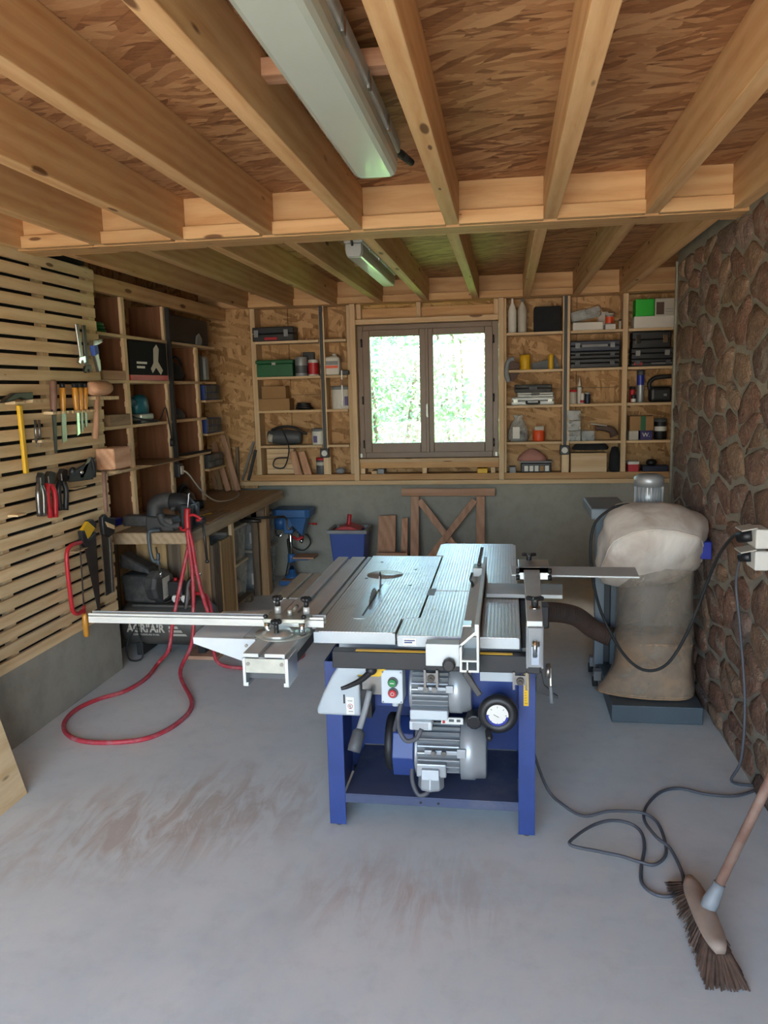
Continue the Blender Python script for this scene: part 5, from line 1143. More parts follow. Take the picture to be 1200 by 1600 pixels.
# ---- crossed timber frame and offcuts at the back wall
xf = thing('timber_trestle', 'reddish timber frame with crossed braces leaning on the back wall', 'frame', (-.53, 7.1, 0))
def lean(x, z): return (x, 7.02 + z * .22, z)
def lbar(x0, z0, x1, z1, w, nm, off=0.):
    a, b = Vector(lean(x0, z0)), Vector(lean(x1, z1)); n = Vector((0, -1, .22)).normalized()
    MB().bar(a + n * off, b + n * off, w, .034, n).build(nm, M['red_wood_x' if nm == 'top_rail' else 'red_wood_z'], xf, bevel=.003)
lbar(-.955, .815, -.105, .812, .07, 'top_rail'); lbar(-.83, .018, -.83, .778, .075, 'post'); lbar(-.235, .018, -.235, .776, .075, 'post')
lbar(-.79, .10, -.285, .74, .06, 'brace', .036); lbar(-.285, .10, -.79, .74, .06, 'brace', .001); lbar(-.79, .06, -.275, .06, .075, 'bottom_rail')
for k, (x0, x1, z, dy, lab) in enumerate(((-1.18, -1.01, .60, 0, 'pale reddish board leaning on the back wall beside the bin'), (-.965, -.90, .575, .03, 'narrow board leaning beside the left post of the timber frame'))):
    props(MB().hexa([(x0, 7.0 + dy, 0), (x1, 7.0 + dy, 0), (x1, 7.03 + dy, 0), (x0, 7.03 + dy, 0), (x0 + .01, 7.18, z), (x1 - .0, 7.18, z + .005), (x1 - .0, 7.21, z + .005), (x0 + .01, 7.21, z)]).build('leaning_board', M['beech_z'], bevel=.002), lab, 'board')
props(MB().box(-1.16, 6.94, 0, -.88, 6.985, .30).build('low_board', M['red_wood_x'], bevel=.003), 'low board standing on edge in front of the leaning boards', 'board')
# ---- dust extractor
ex = thing('dust_extractor', 'dust extractor with pale cotton filter bag and clear sawdust bag by the stone wall', 'dust extractor', (.77, 4.45, 0))
MB().box(.54, 4.085, .002, .995, 4.88, .095).build('base', M['ext_dark'], ex, bevel=.004)
for x, y in ((.535, 4.60), (.535, 4.84)):
    MB().cyl((x - .04, y, .03), (x - .012, y, .03), .029, n=16).build('castor', M['rubber'], ex); MB().box(x - .035, y - .03, .045, x + .01, y + .03, .10).build('castor_fork', M['mid_grey'], ex)
MB().box(.515, 4.72, .09, .570, 4.78, 1.02).build('column', M['ext_blue'], ex, bevel=.004); MB().box(.575, 4.76, .09, .605, 4.80, 1.02).build('column_gap', M['dark_grey'], ex); MB().box(.606, 4.72, .09, .93, 4.80, 1.02).build('column', M['ext_blue'], ex, bevel=.004)
MB().box(.455, 4.42, 1.02, .66, 4.90, 1.08).build('inlet_box', M['ext_blue'], ex, bevel=.008)
MB().lathe((.765, 4.52, .98), (0, 0, 1), [(.0, 0), (.23, 0), (.23, .08), (.2, .09), (0, .092)], 32).build('fan_housing', M['ext_blue'], ex)
MB().box(.985, 4.20, .85, 1.035, 4.30, .94).build('wall_bracket', M['blue_box'], ex, bevel=.004)
mt = MB().lathe((.765, 4.48, 1.07), (0, 0, 1), [(.066, 0), (.066, .13)], 28).build('motor', M['silver_paint'], ex)
f_ = MB()
for k in range(24): f_.obox((.765 + .069 * math.cos(k * PI / 12), 4.48 + .069 * math.sin(k * PI / 12), 1.135), (.012, .005, .12), rotm(0, 0, k * PI / 12))
f_.build('motor_fins', M['silver_paint'], mt, kind=None)
MB().lathe((.765, 4.48, 1.198), (0, 0, 1), [(.078, 0), (.079, .045), (.062, .062), (0, .066)], 28).build('motor_cap', M['silver_paint'], mt)
# cotton filter bag, sagging forward
rb = random.Random(4)
NR, NS = 15, 48; vs_ = []; fs_ = []
for i in range(NR):
    t = i / (NR - 1)
    c = Vector((.735 + .02 * math.sin(t * 3), 4.50 - .28 * t, 1.00 - .13 * t - .02 * t * t))
    grow = math.sin(min(1, t * 1.5 + .12) * PI / 2) ** .6
    wdt = (.285 * grow) * (1 - .10 * max(0, t - .7) / .3); hgt = (.195 * grow) * (1 - .10 * max(0, t - .7) / .3)
    for j in range(NS):
        a = 2 * PI * j / NS
        fold = 1 + .06 * math.sin(3 * a + 1.3 + t * 1.2) + .035 * math.sin(7 * a - t * 4 + .6) * (1 - t * .5) + .016 * math.sin(12 * a + t * 6)
        sx_ = math.copysign(abs(math.cos(a)) ** .8, math.cos(a)); sz_ = math.copysign(abs(math.sin(a)) ** .85, math.sin(a))
        sag = -.03 * math.cos(a) ** 2 * (1 if math.cos(a) < 0 else -.9)
        tilt = -.20 * t
        vs_.append(c + Vector((sx_ * wdt * fold + .02 * sz_ * math.sin(2 * a), tilt * sz_ + .03 * math.cos(a) * t, sz_ * hgt * fold + sag)))
for i in range(NR - 1):
    fs_ += [(i * NS + j, i * NS + (j + 1) % NS, (i + 1) * NS + (j + 1) % NS, (i + 1) * NS + j) for j in range(NS)]
# bulging end cap with a stitched rim
last = vs_[-NS:]; cc_ = sum(last, Vector()) / NS
for s_, f in ((1.0, .022), (.8, .05), (.5, .07), (.2, .078)):
    vs_ += [cc_ + (p - cc_) * s_ * (.97 if s_ == 1 else 1) + Vector((0, -f * .75, -f * .9)) for p in last]
for i in range(NR - 1, NR + 3):
    fs_ += [(i * NS + j, i * NS + (j + 1) % NS, (i + 1) * NS + (j + 1) % NS, (i + 1) * NS + j) for j in range(NS)]
fs_.append(tuple((NR + 3) * NS + j for j in range(NS)))
fb = MB(); fb._add(vs_, fs_, 0, True); fbo = fb.build('filter_bag', M['fabric'], ex)
MB().tube([p + (p - cc_) * .012 for p in last[::2]], .003, 6, closed=True, raw=True).build('seam', M['fabric'], fbo)
# clear bag with sawdust
def bag(name, mat, top, grow, z_top, parent=ex):
    vs_ = []; fs_ = []; NB = 40; rings = [(0, .86), (.02, .98), (.07, 1.0), (.18, .98), (.32, .96), (.5, .95), (.72, .94), (.9, .95), (1, .97)]
    for t, r_ in rings:
        z = .10 + (z_top - .10) * t
        for j in range(NB):
            a = 2 * PI * j / NB
            cx, cy = math.cos(a), math.sin(a)
            k = max(0, 1 - (z - .10) / .16)
            sq = (abs(cx) ** (1.6 - .4 * k) + abs(cy) ** (1.6 - .4 * k)) ** (-1 / (1.6 - .4 * k)) if False else 1 / max(abs(cx) ** 4 + abs(cy) ** 4, 1e-6) ** .25
            rr = r_ * (1 + .0 * sq) * ((1 - .55) + .55 * sq)
            fold = 1 + .018 * math.sin(5 * a + z * 9) + .012 * math.sin(9 * a - z * 14)
            ear = 1 + .62 * k * max(0, math.cos(a - PI * 1.12)) ** 12 + .14 * k * max(0, math.cos(a + .75)) ** 8
            vs_.append(Vector((.782 + cx * .205 * rr * fold * ear * grow, 4.335 + cy * .20 * rr * fold * grow, z + .012 * math.sin(3 * a) * t)))
    for i in range(len(rings) - 1): fs_ += [(i * NB + j, i * NB + (j + 1) % NB, (i + 1) * NB + (j + 1) % NB, (i + 1) * NB + j) for j in range(NB)]
    fs_.append(tuple(range(NB))[::-1])
    if top: fs_.append(tuple((len(rings) - 1) * NB + j for j in range(NB)))
    m = MB(); m._add(vs_, fs_, 0, True); return m.build(name, mat, parent)
pb = bag('dust_bag', M['poly'], False, 1.0, .80)
bag('sawdust', M['sawdust'], True, .985, .40, pb)
MB().tube([(.60, 4.60, .30), (.50, 4.62, .34), (.38, 4.55, .44), (.2, 4.4, .50), (.05, 4.2, .52), (-.05, 3.95, .52)], .052, 14, k=10).build('hose', M['dark_grey'], ex)
hr = MB(); hpath = smooth_path([(.60, 4.60, .30), (.50, 4.62, .34), (.38, 4.55, .44), (.2, 4.4, .50), (.05, 4.2, .52), (-.05, 3.95, .52)], 14)
for i in range(1, len(hpath) - 1, 1): hr.torus(hpath[i], hpath[i + 1] - hpath[i - 1], .053, .0045, 16, 5)
hr.build('hose_rings', M['leather'], ex, kind='stuff')
MB().tube([(.72, 4.42, 1.10), (.62, 4.30, 1.12), (.53, 4.25, 1.10), (.445, 4.2, 1.02), (.43, 4.15, .85), (.46, 4.1, .65), (.53, 4.05, .48), (.61, 3.99, .37), (.70, 3.98, .325), (.79, 3.97, .37), (.87, 3.96, .52), (.93, 3.93, .72), (.965, 3.86, .90), (.975, 3.72, 1.02), (.975, 3.58, 1.09), (.965, 3.47, 1.105)], .0075, 8).build('power_cable', M['rubber'], ex)
# ================================================================ BACK WALL SHELVES
LZ = (2.205, 1.890, 1.588, 1.270)
def shelf_unit(label, base, spans, ups):
    t = thing('wall_shelves', label, 'shelves', base)
    for z in LZ:
        for a, b in spans: MB().box(a, 7.068, z - .022, b, 7.255, z).build('shelf', M['pine_x'], t, bevel=.002)
    for x, w in ups: MB().box(x, 7.085, 1.0, x + w, 7.258, 2.495).build('upright', M['pine_z'], t, bevel=.002)
    return t
sl_ = shelf_unit('pine wall shelves left of the window', (-1.8, 7.16, 1.0), ((-2.235, -1.653), (-1.60, -1.405)), ((-2.283, .046), (-1.650, .048)))
sr_ = shelf_unit('pine wall shelves between window and stone wall', (.7, 7.16, 1.0), ((.0, .470), (.536, .965), (1.012, 1.55)), ((-.021, .019), (.472, .062), (.967, .043)))
for par, x, z0, z1, y in ((sl_, -1.63, 1.19, 2.495, 7.075), (sr_, .495, 1.19, 2.495, 7.075)):
    MB().box(x - .012, y - .008, z0, x + .016, y + .009, z1).build('conduit', M['black_plastic'], par)
    s_ = MB().box(x - .04, 7.045, 1.155, x + .04, 7.083, 1.235).build('socket_box', M['black_plastic'], par, bevel=.005)
    MB().cyl((x, 7.045, 1.195), (x, 7.038, 1.195), .026, n=24).build('socket_face', M['white'], s_)
sw = MB()
for z in LZ:
    for dz in (.06, -.1): sw.box(-.0015, 7.07, z + dz, .0005, 7.085, z + dz + .012)
sw.build('pin_holes', M['black_plastic'], sr_, kind='stuff')
R1, R2, R3, R4, R5 = 2.2055, 1.8905, 1.5885, 1.2705, .9985
YS = 7.16
def wx(px, py=600): return onY(px, py, 7.10).x
def hz(py0, py1): return abs(onY(700, py0, 7.10).z - onY(700, py1, 7.10).z)
def item(name, label, cat, px0, px1, z, group=None):
    return thing(name, label, cat, ((wx(px0) + wx(px1)) / 2, YS, z), group)
def bx_(px0, px1, z, py0, py1, y0=7.085, y1=7.24, dz=0.): return MB().box(wx(px0), y0, z + dz, wx(px1), y1, z + dz + hz(py0, py1))
def simple(name, label, cat, px0, px1, z, py0, py1, mat, y0=7.085, y1=7.24, dz=0., bevel=.004, group=None):
    return props(bx_(px0, px1, z, py0, py1, y0, y1, dz).build(name, M[mat], bevel=bevel), label, cat, group)
def can(name, label, px0, px1, z, py0, py1, mat, lid=None, band=None, cat='can', group=None, y=7.14, neck=0):
    x = (wx(px0) + wx(px1)) / 2; r = (wx(px1) - wx(px0)) / 2; h = hz(py0, py1); t = thing(name, label, cat, (x, y, z), group)
    MB().lathe((x, y, z), (0, 0, 1), [(r * .95, 0), (r, .004), (r, h * .9), (r * .95, h * .93)] + ([(r * neck, h), (0, h)] if neck else [(r * .95, h), (0, h)]), 24).build('body', M[mat], t)
    if lid: MB().lathe((x, y, z + h * .86), (0, 0, 1), [(r * 1.03, 0), (r * 1.03, h * .14), (r * .9, h * .16), (0, h * .16)], 24).build('lid', M[lid], t)
    if band: MB().lathe((x, y, z + h * band[1]), (0, 0, 1), [(r * 1.008, 0), (r * 1.008, h * band[2])], 24, cap=False).build('label', M[band[0]], t)
    return t
# ---- right of the window, top row
for k, (a, b) in enumerate(((794, 807), (809, 823))):
    x = (wx(a) + wx(b)) / 2; r = (wx(b) - wx(a)) / 2
    t = thing('white_bottle', ('white bottle with a slim neck beside the window stud' if k == 0 else 'cloudy white bottle with a shine, second from the window stud'), 'bottle', (x, 7.14, R1), 'white bottles on the top shelf')
    MB().lathe((x, 7.14, R1), (0, 0, 1), [(r * .9, 0), (r, .012), (r * (.97 if k else 1), .06), (r, .18), (r * .7, .225), (r * .34, .25), (r * .3, .285 if k == 0 else .26), (0, .286 if k == 0 else .262)], 20).build('body', M['white' if k == 0 else 'off_white'], t)
    MB().cyl((x, 7.14, R1 + (.286 if k == 0 else .262)), (x, 7.14, R1 + (.292 if k == 0 else .285)), r * .34, n=12).build('cap', M['white' if k == 0 else 'mid_grey'], t)
simple('black_speaker', 'black cloth covered cube on the top shelf', 'box', 834, 876, R1, 476, 515, 'black_cloth', bevel=.012)
t = simple('white_carton', 'flat white carton under the clear package on the top shelf', 'box', 894, 940, R1, 501, 513, 'white')
t = thing('clear_package', 'clear wrapped parts package on a white carton', 'package', (wx(915), YS, R1 + .065))
MB().obox((wx(914), 7.15, R1 + .135), (.255, .13, .09), rotm(0, -.22, 0)).build('wrap', M['clear'], t, bevel=.02); MB().obox((wx(912), 7.16, R1 + .132), (.21, .09, .055), rotm(0, -.22, 0)).build('parts', M['mid_grey'], t, bevel=.01)
simple('small_white_carton', 'small white carton under the orange banded jar', 'box', 944, 960, R1, 504, 512, 'white')
can('orange_jar', 'jar with orange band on the small white carton', 945, 958, R1 + hz(504, 512) + .0005, 487, 504, 'mid_grey', 'off_white', ('orange', .1, .6), 'jar')
simple('blister_pack', 'pale blister pack leaning behind the orange banded jar', 'package', 935, 951, R1, 483, 512, 'off_white', 7.20, 7.235)
can('small_bottle', 'tiny pale bottle beside the third upright', 966, 970, R1, 495, 510, 'off_white', 'black_plastic', None, 'bottle')
simple('long_white_carton', 'long white carton at the right end of the top shelf', 'box', 988, 1056, R1, 493, 511, 'white')
zt_ = R1 + hz(493, 511) + .0005
simple('green_carton', 'bright green box on the long white carton', 'box', 990, 1019, zt_, 467, 493, 'bright_green')
t = simple('printed_carton', 'grey and white printed box beside the bright green box', 'box', 1020, 1050, zt_, 467, 493, 'off_white')
MB().box(wx(1022), 7.0835, zt_ + .01, wx(1034), 7.0848, zt_ + .11).build('print_panel', M['leather'], t); MB().box(wx(1037), 7.0835, zt_ + .03, wx(1048), 7.0848, zt_ + .034).box(wx(1037), 7.0835, zt_ + .05, wx(1048), 7.0848, zt_ + .054).build('print_lines', M['mid_grey'], t)
# second row
t = thing('grey_holster', 'grey brown leather piece hanging over the second shelf by the window stud', 'holster', (wx(797), 7.05, 1.77))
MB().tube([(wx(803), 7.058, 1.99), (wx(794), 7.052, 1.96), (wx(791), 7.05, 1.87), (wx(795), 7.052, 1.79)], .022, 10).build('strap', M['mid_grey'], t)
MB().prism([(wx(796), 1.895), (wx(812), 1.895), (wx(812), 1.945), (wx(800), 1.97), (wx(794), 1.95)], 'xz', 7.045, 7.066).prism([(wx(796), 1.865), (wx(812), 1.865), (wx(806), 1.82), (wx(799), 1.79)], 'xz', 7.045, 7.066).build('flap', M['leather'], t, bevel=.004)
can('yellow_mug', 'wide yellow tub on the second shelf', 812, 829, R2, 553, 576, 'yellow', None, None, 'tub')
t = thing('sandpaper_sheet', 'dark folded sandpaper sheets behind the yellow rolls', 'sandpaper', (wx(855), 7.20, R2))
MB().prism([(wx(831), R2), (wx(876), R2), (wx(868), R2 + .12), (wx(860), R2 + .085), (wx(832), R2 + .055)], 'xz', 7.19, 7.215).build('sheet', M['dark_grey'], t)
can('yellow_roll', 'narrow yellow tube standing on the second shelf', 857, 865, R2, 552, 575, 'yellow', None, None, 'roll')
def case(name, label, a, b, z, p0, p1, mat, latch, group, px=(.15, .85), handle=None):
    t = item(name, label, 'case', a, b, z, group); h = hz(p0, p1); x0, x1 = wx(a), wx(b)
    MB().box(x0, 7.075, z, x1, 7.24, z + h * .52).build('base', M[mat], t, bevel=.008); MB().box(x0, 7.075, z + h * .54, x1, 7.24, z + h).build('lid', M[mat], t, bevel=.008)
    for f in px:
        xx = x0 + (x1 - x0) * f; MB().box(xx - .02, 7.064, z + h * .3, xx + .02, 7.0745, z + h * .8).build('latch', M[latch], t, bevel=.002)
    if handle: MB().tube([(x0 + (x1 - x0) * .36, 7.075, z + h * .45), (x0 + (x1 - x0) * .37, 7.05, z + h * .2), (x0 + (x1 - x0) * .63, 7.05, z + h * .2), (x0 + (x1 - x0) * .64, 7.075, z + h * .45)], .008).build('handle', M[handle], t)
    return t
z = R2
for k, (p0, p1, mt, lt) in enumerate(((558, 572, 'black_plastic', 'dark_grey'), (547, 558, 'black_plastic', 'dark_grey'), (531, 547, 'navy', 'mid_grey'))):
    t = case('tool_case', ('bottom dark case of the stack of three on the second shelf', 'middle dark case of the stack of three on the second shelf', 'navy case with pale latches on top of the stack of three')[k], 890, 967, z, p0, p1, mt, lt, 'tool cases on the second shelf')
    if k == 2: MB().box(wx(908), 7.066, z + .035, wx(948), 7.0745, z + .055).build('handle_strip', M['mid_grey'], t)
    z += hz(p0, p1) + .0008
z = R2
for k, (p0, p1, a, b) in enumerate(((561, 572, 985, 1052), (545, 561, 985, 1050), (520, 545, 986, 1046))):
    t = case('black_case', ('flat black carton with small red label, bottom of the right stack', 'black case in the middle of the right stack', 'black case with bright latches on top of the right stack')[k], a, b, z, p0, p1, 'black_plastic', ('dark_grey', 'mid_grey', 'chrome')[k], 'black cases at the right end of the second shelf')
    if k == 0: MB().box(wx(989), 7.073, z + .012, wx(1002), 7.0745, z + .035).build('red_label', M['red'], t); MB().box(wx(1016), 7.073, z + .018, wx(1048), 7.0745, z + .028).build('print_line', M['mid_grey'], t)
    z += hz(p0, p1) + .0008
# third row
z = R3
for k, (a, b, p0, p1, mt, lt, hd) in enumerate(((799, 866, 620, 632, 'alu_matte', 'zinc', 'black_plastic'), (808, 865, 613, 620, 'alu_white', 'black_plastic', None), (804, 862, 601, 613, 'dusty_black', 'black_plastic', None))):
    case('flat_case', ('aluminium case with black handle, bottom of the pile on the third shelf', 'slim pale case in the middle of the pile on the third shelf', 'soft black case on top of the pile on the third shelf')[k], a, b, z, p0, p1, mt, lt, 'cases piled on the third shelf', (.1, .9) if k == 0 else (.45, .55), hd); z += hz(p0, p1) + .0008
can('red_lid_jar', 'white jar with red lid on the third shelf', 890, 902, R3, 609, 630, 'off_white', 'red', None, 'jar')
t = can('glue_bottle', 'white glue bottle with pointed nozzle on the third shelf', 903, 911, R3, 603, 630, 'white', None, None, 'bottle', y=7.19, neck=.4)
MB().cyl((wx(907), 7.19, R3 + hz(603, 630)), (wx(907), 7.19, R3 + hz(590, 630)), .012, .003, n=12).build('nozzle', M['white'], t)
can('white_tube', 'short white tube with red print in front of the glue bottle', 907, 913, R3, 614, 630, 'white', None, ('red', .1, .25), 'tube', y=7.10)
can('dark_jar', 'dark squat jar beside the white tube', 914, 923, R3, 613, 630, 'navy', 'mid_grey', None, 'jar', y=7.11)
can('red_spray_can', 'dark red spray can by the third upright', 986, 995, R3, 605, 628, 'red', 'black_plastic', None, 'spray can', y=7.18)
can('squat_bottle', 'short black bottle with pale label in front of the red spray can', 986, 994, R3, 616, 628, 'black_plastic', None, ('white', .1, .4), 'bottle', y=7.09)
can('tall_spray_can', 'tall blue and silver spray can on the third shelf', 996, 1008, R3, 580, 628, 'silver_paint', 'dark_grey', ('blue_box', .55, .32), 'spray can')
t = thing('black_machine', 'black hand machine with arched handle at the end of the third shelf', 'power tool', (wx(1034), 7.16, R3))
MB().box(wx(1016), 7.09, R3, wx(1052), 7.23, R3 + .13).build('body', M['black_plastic'], t, bevel=.03, seg=3); MB().tube([(wx(1018), 7.15, R3 + .10), (wx(1016), 7.15, R3 + .16), (wx(1026), 7.15, R3 + .205), (wx(1050), 7.15, R3 + .215)], .018).build('handle', M['black_plastic'], t); MB().box(wx(1037), 7.085, R3 + .05, wx(1042), 7.0895, R3 + .07).build('badge', M['mid_grey'], t)
# fourth row
t = thing('clear_bag', 'crumpled clear bag with white tag on the fourth shelf', 'bag', (wx(810), 7.15, R4))
MB().lathe((wx(810), 7.15, R4), (0, 0, 1), [(.07, 0), (.085, .03), (.08, .1), (.05, .17), (.03, .20), (.045, .23)], 12, sx=1.1, sy=.8).build('bag', M['clear'], t); MB().box(wx(801), 7.06, R4 + .03, wx(812), 7.063, R4 + .13).build('tag', M['white'], t); MB().ball((wx(814), 7.15, R4 + .045), .06, .05, .043).build('contents', M['dark_grey'], t)
t = can('orange_tub', 'orange tub on the fourth shelf', 833, 852, R4, 673, 690, 'orange', None, None, 'tub'); MB().box(wx(836), 7.10, R4 + hz(673, 690), wx(850), 7.17, R4 + hz(667, 690)).build('sticker_stack', M['off_white'], t)
for k, (a, b, i) in enumerate(((886, 908, 0), (886, 908, 1), (886, 908, 2), (910, 930, 0))):
    lab = ('bottom clear drawer box of the stack of three by the second upright', 'middle clear drawer box of the stack of three by the second upright', 'top clear drawer box of the stack of three by the second upright', 'single clear drawer box right of the stack of three')[k]
    z = R4 + i * .0885; t = item('clear_drawer_box', lab, 'box', a, b, z, 'clear drawer boxes on the fourth shelf')
    MB().box(wx(a), 7.08, z, wx(b), 7.22, z + .086).build('shell', M['clear'], t, bevel=.004); MB().box(wx(a) + .012, 7.095, z + .004, wx(b) - .012, 7.20, z + .045).build('parts', M['mid_grey'], t, bevel=.006); MB().box((wx(a) + wx(b)) / 2 - .002, 7.078, z + .005, (wx(a) + wx(b)) / 2 + .002, 7.0805, z + .08).build('divider', M['mid_grey'], t)
t = thing('brown_pouch', 'brown leather tool pouch slumped on the fourth shelf', 'pouch', (wx(950), 7.15, R4))
MB().tube([(wx(932), 7.15, R4 + .11), (wx(945), 7.15, R4 + .105), (wx(958), 7.15, R4 + .085), (wx(963), 7.15, R4 + .035)], lambda q: .022 + .016 * q, 12).build('pouch', M['leather'], t); MB().cyl((wx(924), 7.12, R4 + .145), (wx(950), 7.12, R4 + .125), .006).build('rod', M['off_white'], t)
simple('green_white_carton', 'small green and white carton under the taped cardboard box', 'box', 984, 999, R4, 672, 686, 'off_white'); 
t = simple('purple_carton', 'purple carton with white letter under the taped cardboard box', 'box', 1002, 1021, R4, 672, 686, 'purple')
lettering('lettering', 'W.', .05, (wx(1011), 7.0835, R4 + .042), (PI / 2, 0, 0), M['white'], t)
z = R4 + hz(672, 686) + .0006
t = simple('cardboard_box', 'cardboard box with green tape on two small cartons', 'box', 985, 1023, z, 650, 672, 'cardboard'); MB().box(wx(1002), 7.0835, z + .001, wx(1010), 7.0848, z + hz(650, 672) - .001).build('tape', M['green'], t)
t = can('black_canister', 'black canister with white and red label by the stone wall', 1025, 1045, R4, 655, 686, 'black_plastic', 'dark_grey', ('white', .42, .22), 'canister')
# bottom row
t = thing('open_toolbox', 'black open tool tray with white cards on the sole plate', 'tool box', (wx(837), 7.16, R5))
MB().box(wx(814), 7.09, R5, wx(862), 7.24, R5 + .085).build('tray', M['black_plastic'], t, bevel=.008); MB().box(wx(812), 7.085, R5 + .086, wx(864), 7.245, R5 + .10).build('rim', M['mid_grey'], t, bevel=.004)
for k in range(5): MB().box(wx(819.5 + k * 8.2), 7.084, R5 + .012, wx(825.5 + k * 8.2), 7.089, R5 + .06).build('card', M['white' if k != 3 else 'cardboard'], t)
props(MB().lathe((wx(832), 7.16, R5 + .101), (0, 0, 1), [(.13, 0), (.12, .03), (.08, .07), (.03, .10), (0, .105)], 14, sx=1, sy=.55).build('pink_rag', M['pink']), 'crumpled pink rag heaped on the open tool tray', 'rag')
simple('small_clip_box', 'tiny grey box in the corner beside the window stud', 'box', 796, 806, R5, 733, 742, 'mid_grey')
t = simple('plank_box', 'pale plank box on the sole plate beside the second upright', 'box', 893, 950, R5, 713, 742, 'pine_x')
props(MB().lathe((wx(925), 7.16, R5 + .1905), (0, 0, 1), [(.15, 0), (.155, .02), (.13, .05), (.08, .07), (0, .073)], 18, sx=1, sy=.45).build('dark_cloth', M['black_cloth']), 'dark cloth heaped on the plank box', 'cloth')
props(MB().lathe((wx(963), 7.12, R5), (0, 0, 1), [(.05, 0), (.06, .03), (.055, .15), (.035, .21), (0, .22)], 14, sx=.8, sy=.9).build('black_sack', M['black_cloth']), 'black sack slumped beside the plank box', 'sack')
t = simple('red_carton', 'red carton with white top on the sole plate', 'box', 984, 1001, R5, 723, 738, 'red'); MB().box(wx(984) - .001, 7.083, R5 + .064, wx(1001) + .001, 7.241, R5 + .088).build('white_band', M['white'], t)
t = thing('parts_tray', 'dark tray of small parts behind the extractor motor', 'tray', (wx(1026), 7.16, R5)); MB().box(wx(1007), 7.09, R5, wx(1048), 7.23, R5 + .05).build('tray', M['navy'], t, bevel=.005); MB().ball((wx(1022), 7.14, R5 + .075), .045, .04, .03).build('knob', M['black_plastic'], t)
# ---- left of the window
t = case('red_handle_toolbox', 'black toolbox with red handle on the top left shelf', 399, 463, R1, 511, 534, 'black_plastic', 'mid_grey', None, (.1, .82)); MB().box(wx(418), 7.06, R1 + .01, wx(438), 7.074, R1 + .035).build('handle', M['red'], t, bevel=.004)
t = thing('green_toolbox', 'green metal box with pale latch on the left shelves', 'box', (wx(430), YS, R2)); MB().box(wx(402), 7.085, R2, wx(459), 7.24, R2 + .115).build('body', M['green'], t, bevel=.006); MB().box(wx(401), 7.08, R2 + .116, wx(460), 7.245, R2 + .150).build('lid', M['green'], t, bevel=.008); MB().box(wx(427), 7.072, R2 + .105, wx(433), 7.0795, R2 + .128).build('latch', M['off_white'], t, bevel=.002)
can('grey_tin', 'grey shiny tin beside the green metal box', 461, 480, R2, 556, 587, 'silver_paint', None, ('dark_grey', .15, .4))
can('red_white_tin', 'white and red tin by the left conduit', 481, 497, R2, 561, 587, 'white', None, ('red', .1, .7))
simple('black_roll', 'dark box behind the grey tin', 'box', 470, 488, R2, 548, 587, 'black_plastic', 7.205, 7.25)
t = thing('white_jug', 'white jug with blue and red label right of the left conduit', 'jug', (wx(519), 7.15, R2))
MB().box(wx(508), 7.10, R2, wx(531), 7.20, R2 + .165).build('body', M['white'], t, bevel=.02, seg=3); MB().cyl((wx(522), 7.15, R2 + .166), (wx(522), 7.15, R2 + .19), .022, n=14).build('cap', M['white'], t); MB().box(wx(510), 7.0955, R2 + .062, wx(529), 7.0995, R2 + .085).build('red_label', M['orange'], t); MB().box(wx(510), 7.0955, R2 + .09, wx(529), 7.0995, R2 + .125).build('blue_label', M['mid_grey'], t)
t = thing('bar_clamp', 'small dark clamp gripping the shelf beside the white jug', 'clamp', (wx(540), 7.06, 1.75)); MB().box(wx(534), 7.055, 1.891, wx(547), 7.10, 1.93).build('head', M['black_plastic'], t, bevel=.005); MB().box(wx(535), 7.052, 1.62, wx(537), 7.062, 1.93).build('bar', M['steel'], t); MB().lathe((wx(536), 7.045, 1.80), (0, 0, 1), [(.012, 0), (.012, .05)], 10).build('grip', M['red_wood_z'], t)
simple('brown_carton', 'lower cardboard carton with print on the left shelves', 'box', 404, 452, R3, 623, 642, 'cardboard'); z = R3 + hz(623, 642) + .0006
simple('brown_carton', 'upper cardboard carton stacked on the printed one', 'box', 408, 446, z, 603, 623, 'cardboard', 7.10)
m = MB()
for k in range(4): m.torus((wx(472), 7.15, R3 + .014 + k * .013), (.15 * math.sin(k), .1, 1), .075 - .007 * k, .009, 20, 6)
props(m.build('cord_coil', M['black_plastic']), 'coil of black cord beside the cardboard cartons', 'cord')
t = can('large_paint_tin', 'large white paint tin with purple patch on the left shelves', 516, 546, R3, 603, 639, 'white', 'mid_grey', None, y=7.16); MB().prism([(wx(534), R3 + .03), (wx(543), R3 + .03), (wx(543), R3 + .11), (wx(534), R3 + .11)], 'xz', 7.083, 7.1).build('label', M['purple'], t)
t = thing('corded_saw', 'dark green corded power tool on the fourth left shelf', 'power tool', (wx(440), 7.15, R4))
MB().tube([(wx(414), 7.14, R4 + .075), (wx(430), 7.14, R4 + .075), (wx(450), 7.14, R4 + .07), (wx(466), 7.14, R4 + .065)], lambda q: .055 + .015 * math.sin(q * PI), 12).build('body', M['dark_grey'], t); MB().tube([(wx(420), 7.12, R4 + .14), (wx(435), 7.12, R4 + .165), (wx(455), 7.12, R4 + .16), (wx(470), 7.12, R4 + .11), (wx(476), 7.12, R4 + .10)], .012).build('handle', M['black_plastic'], t); MB().tube([(wx(438), 7.07, R4 + .16), (wx(446), 7.06, R4 + .05), (wx(449), 7.055, R4 - .06), (wx(440), 7.055, R4 - .2), (wx(424), 7.055, R4 - .19), (wx(428), 7.055, R4 - .12), (wx(446), 7.055, R4 - .11)], .006).build('cord', M['rubber'], t); MB().cyl((wx(416), 7.10, R4 + .07), (wx(423), 7.10, R4 + .06), .04, n=16).build('collar', M['off_white'], t)
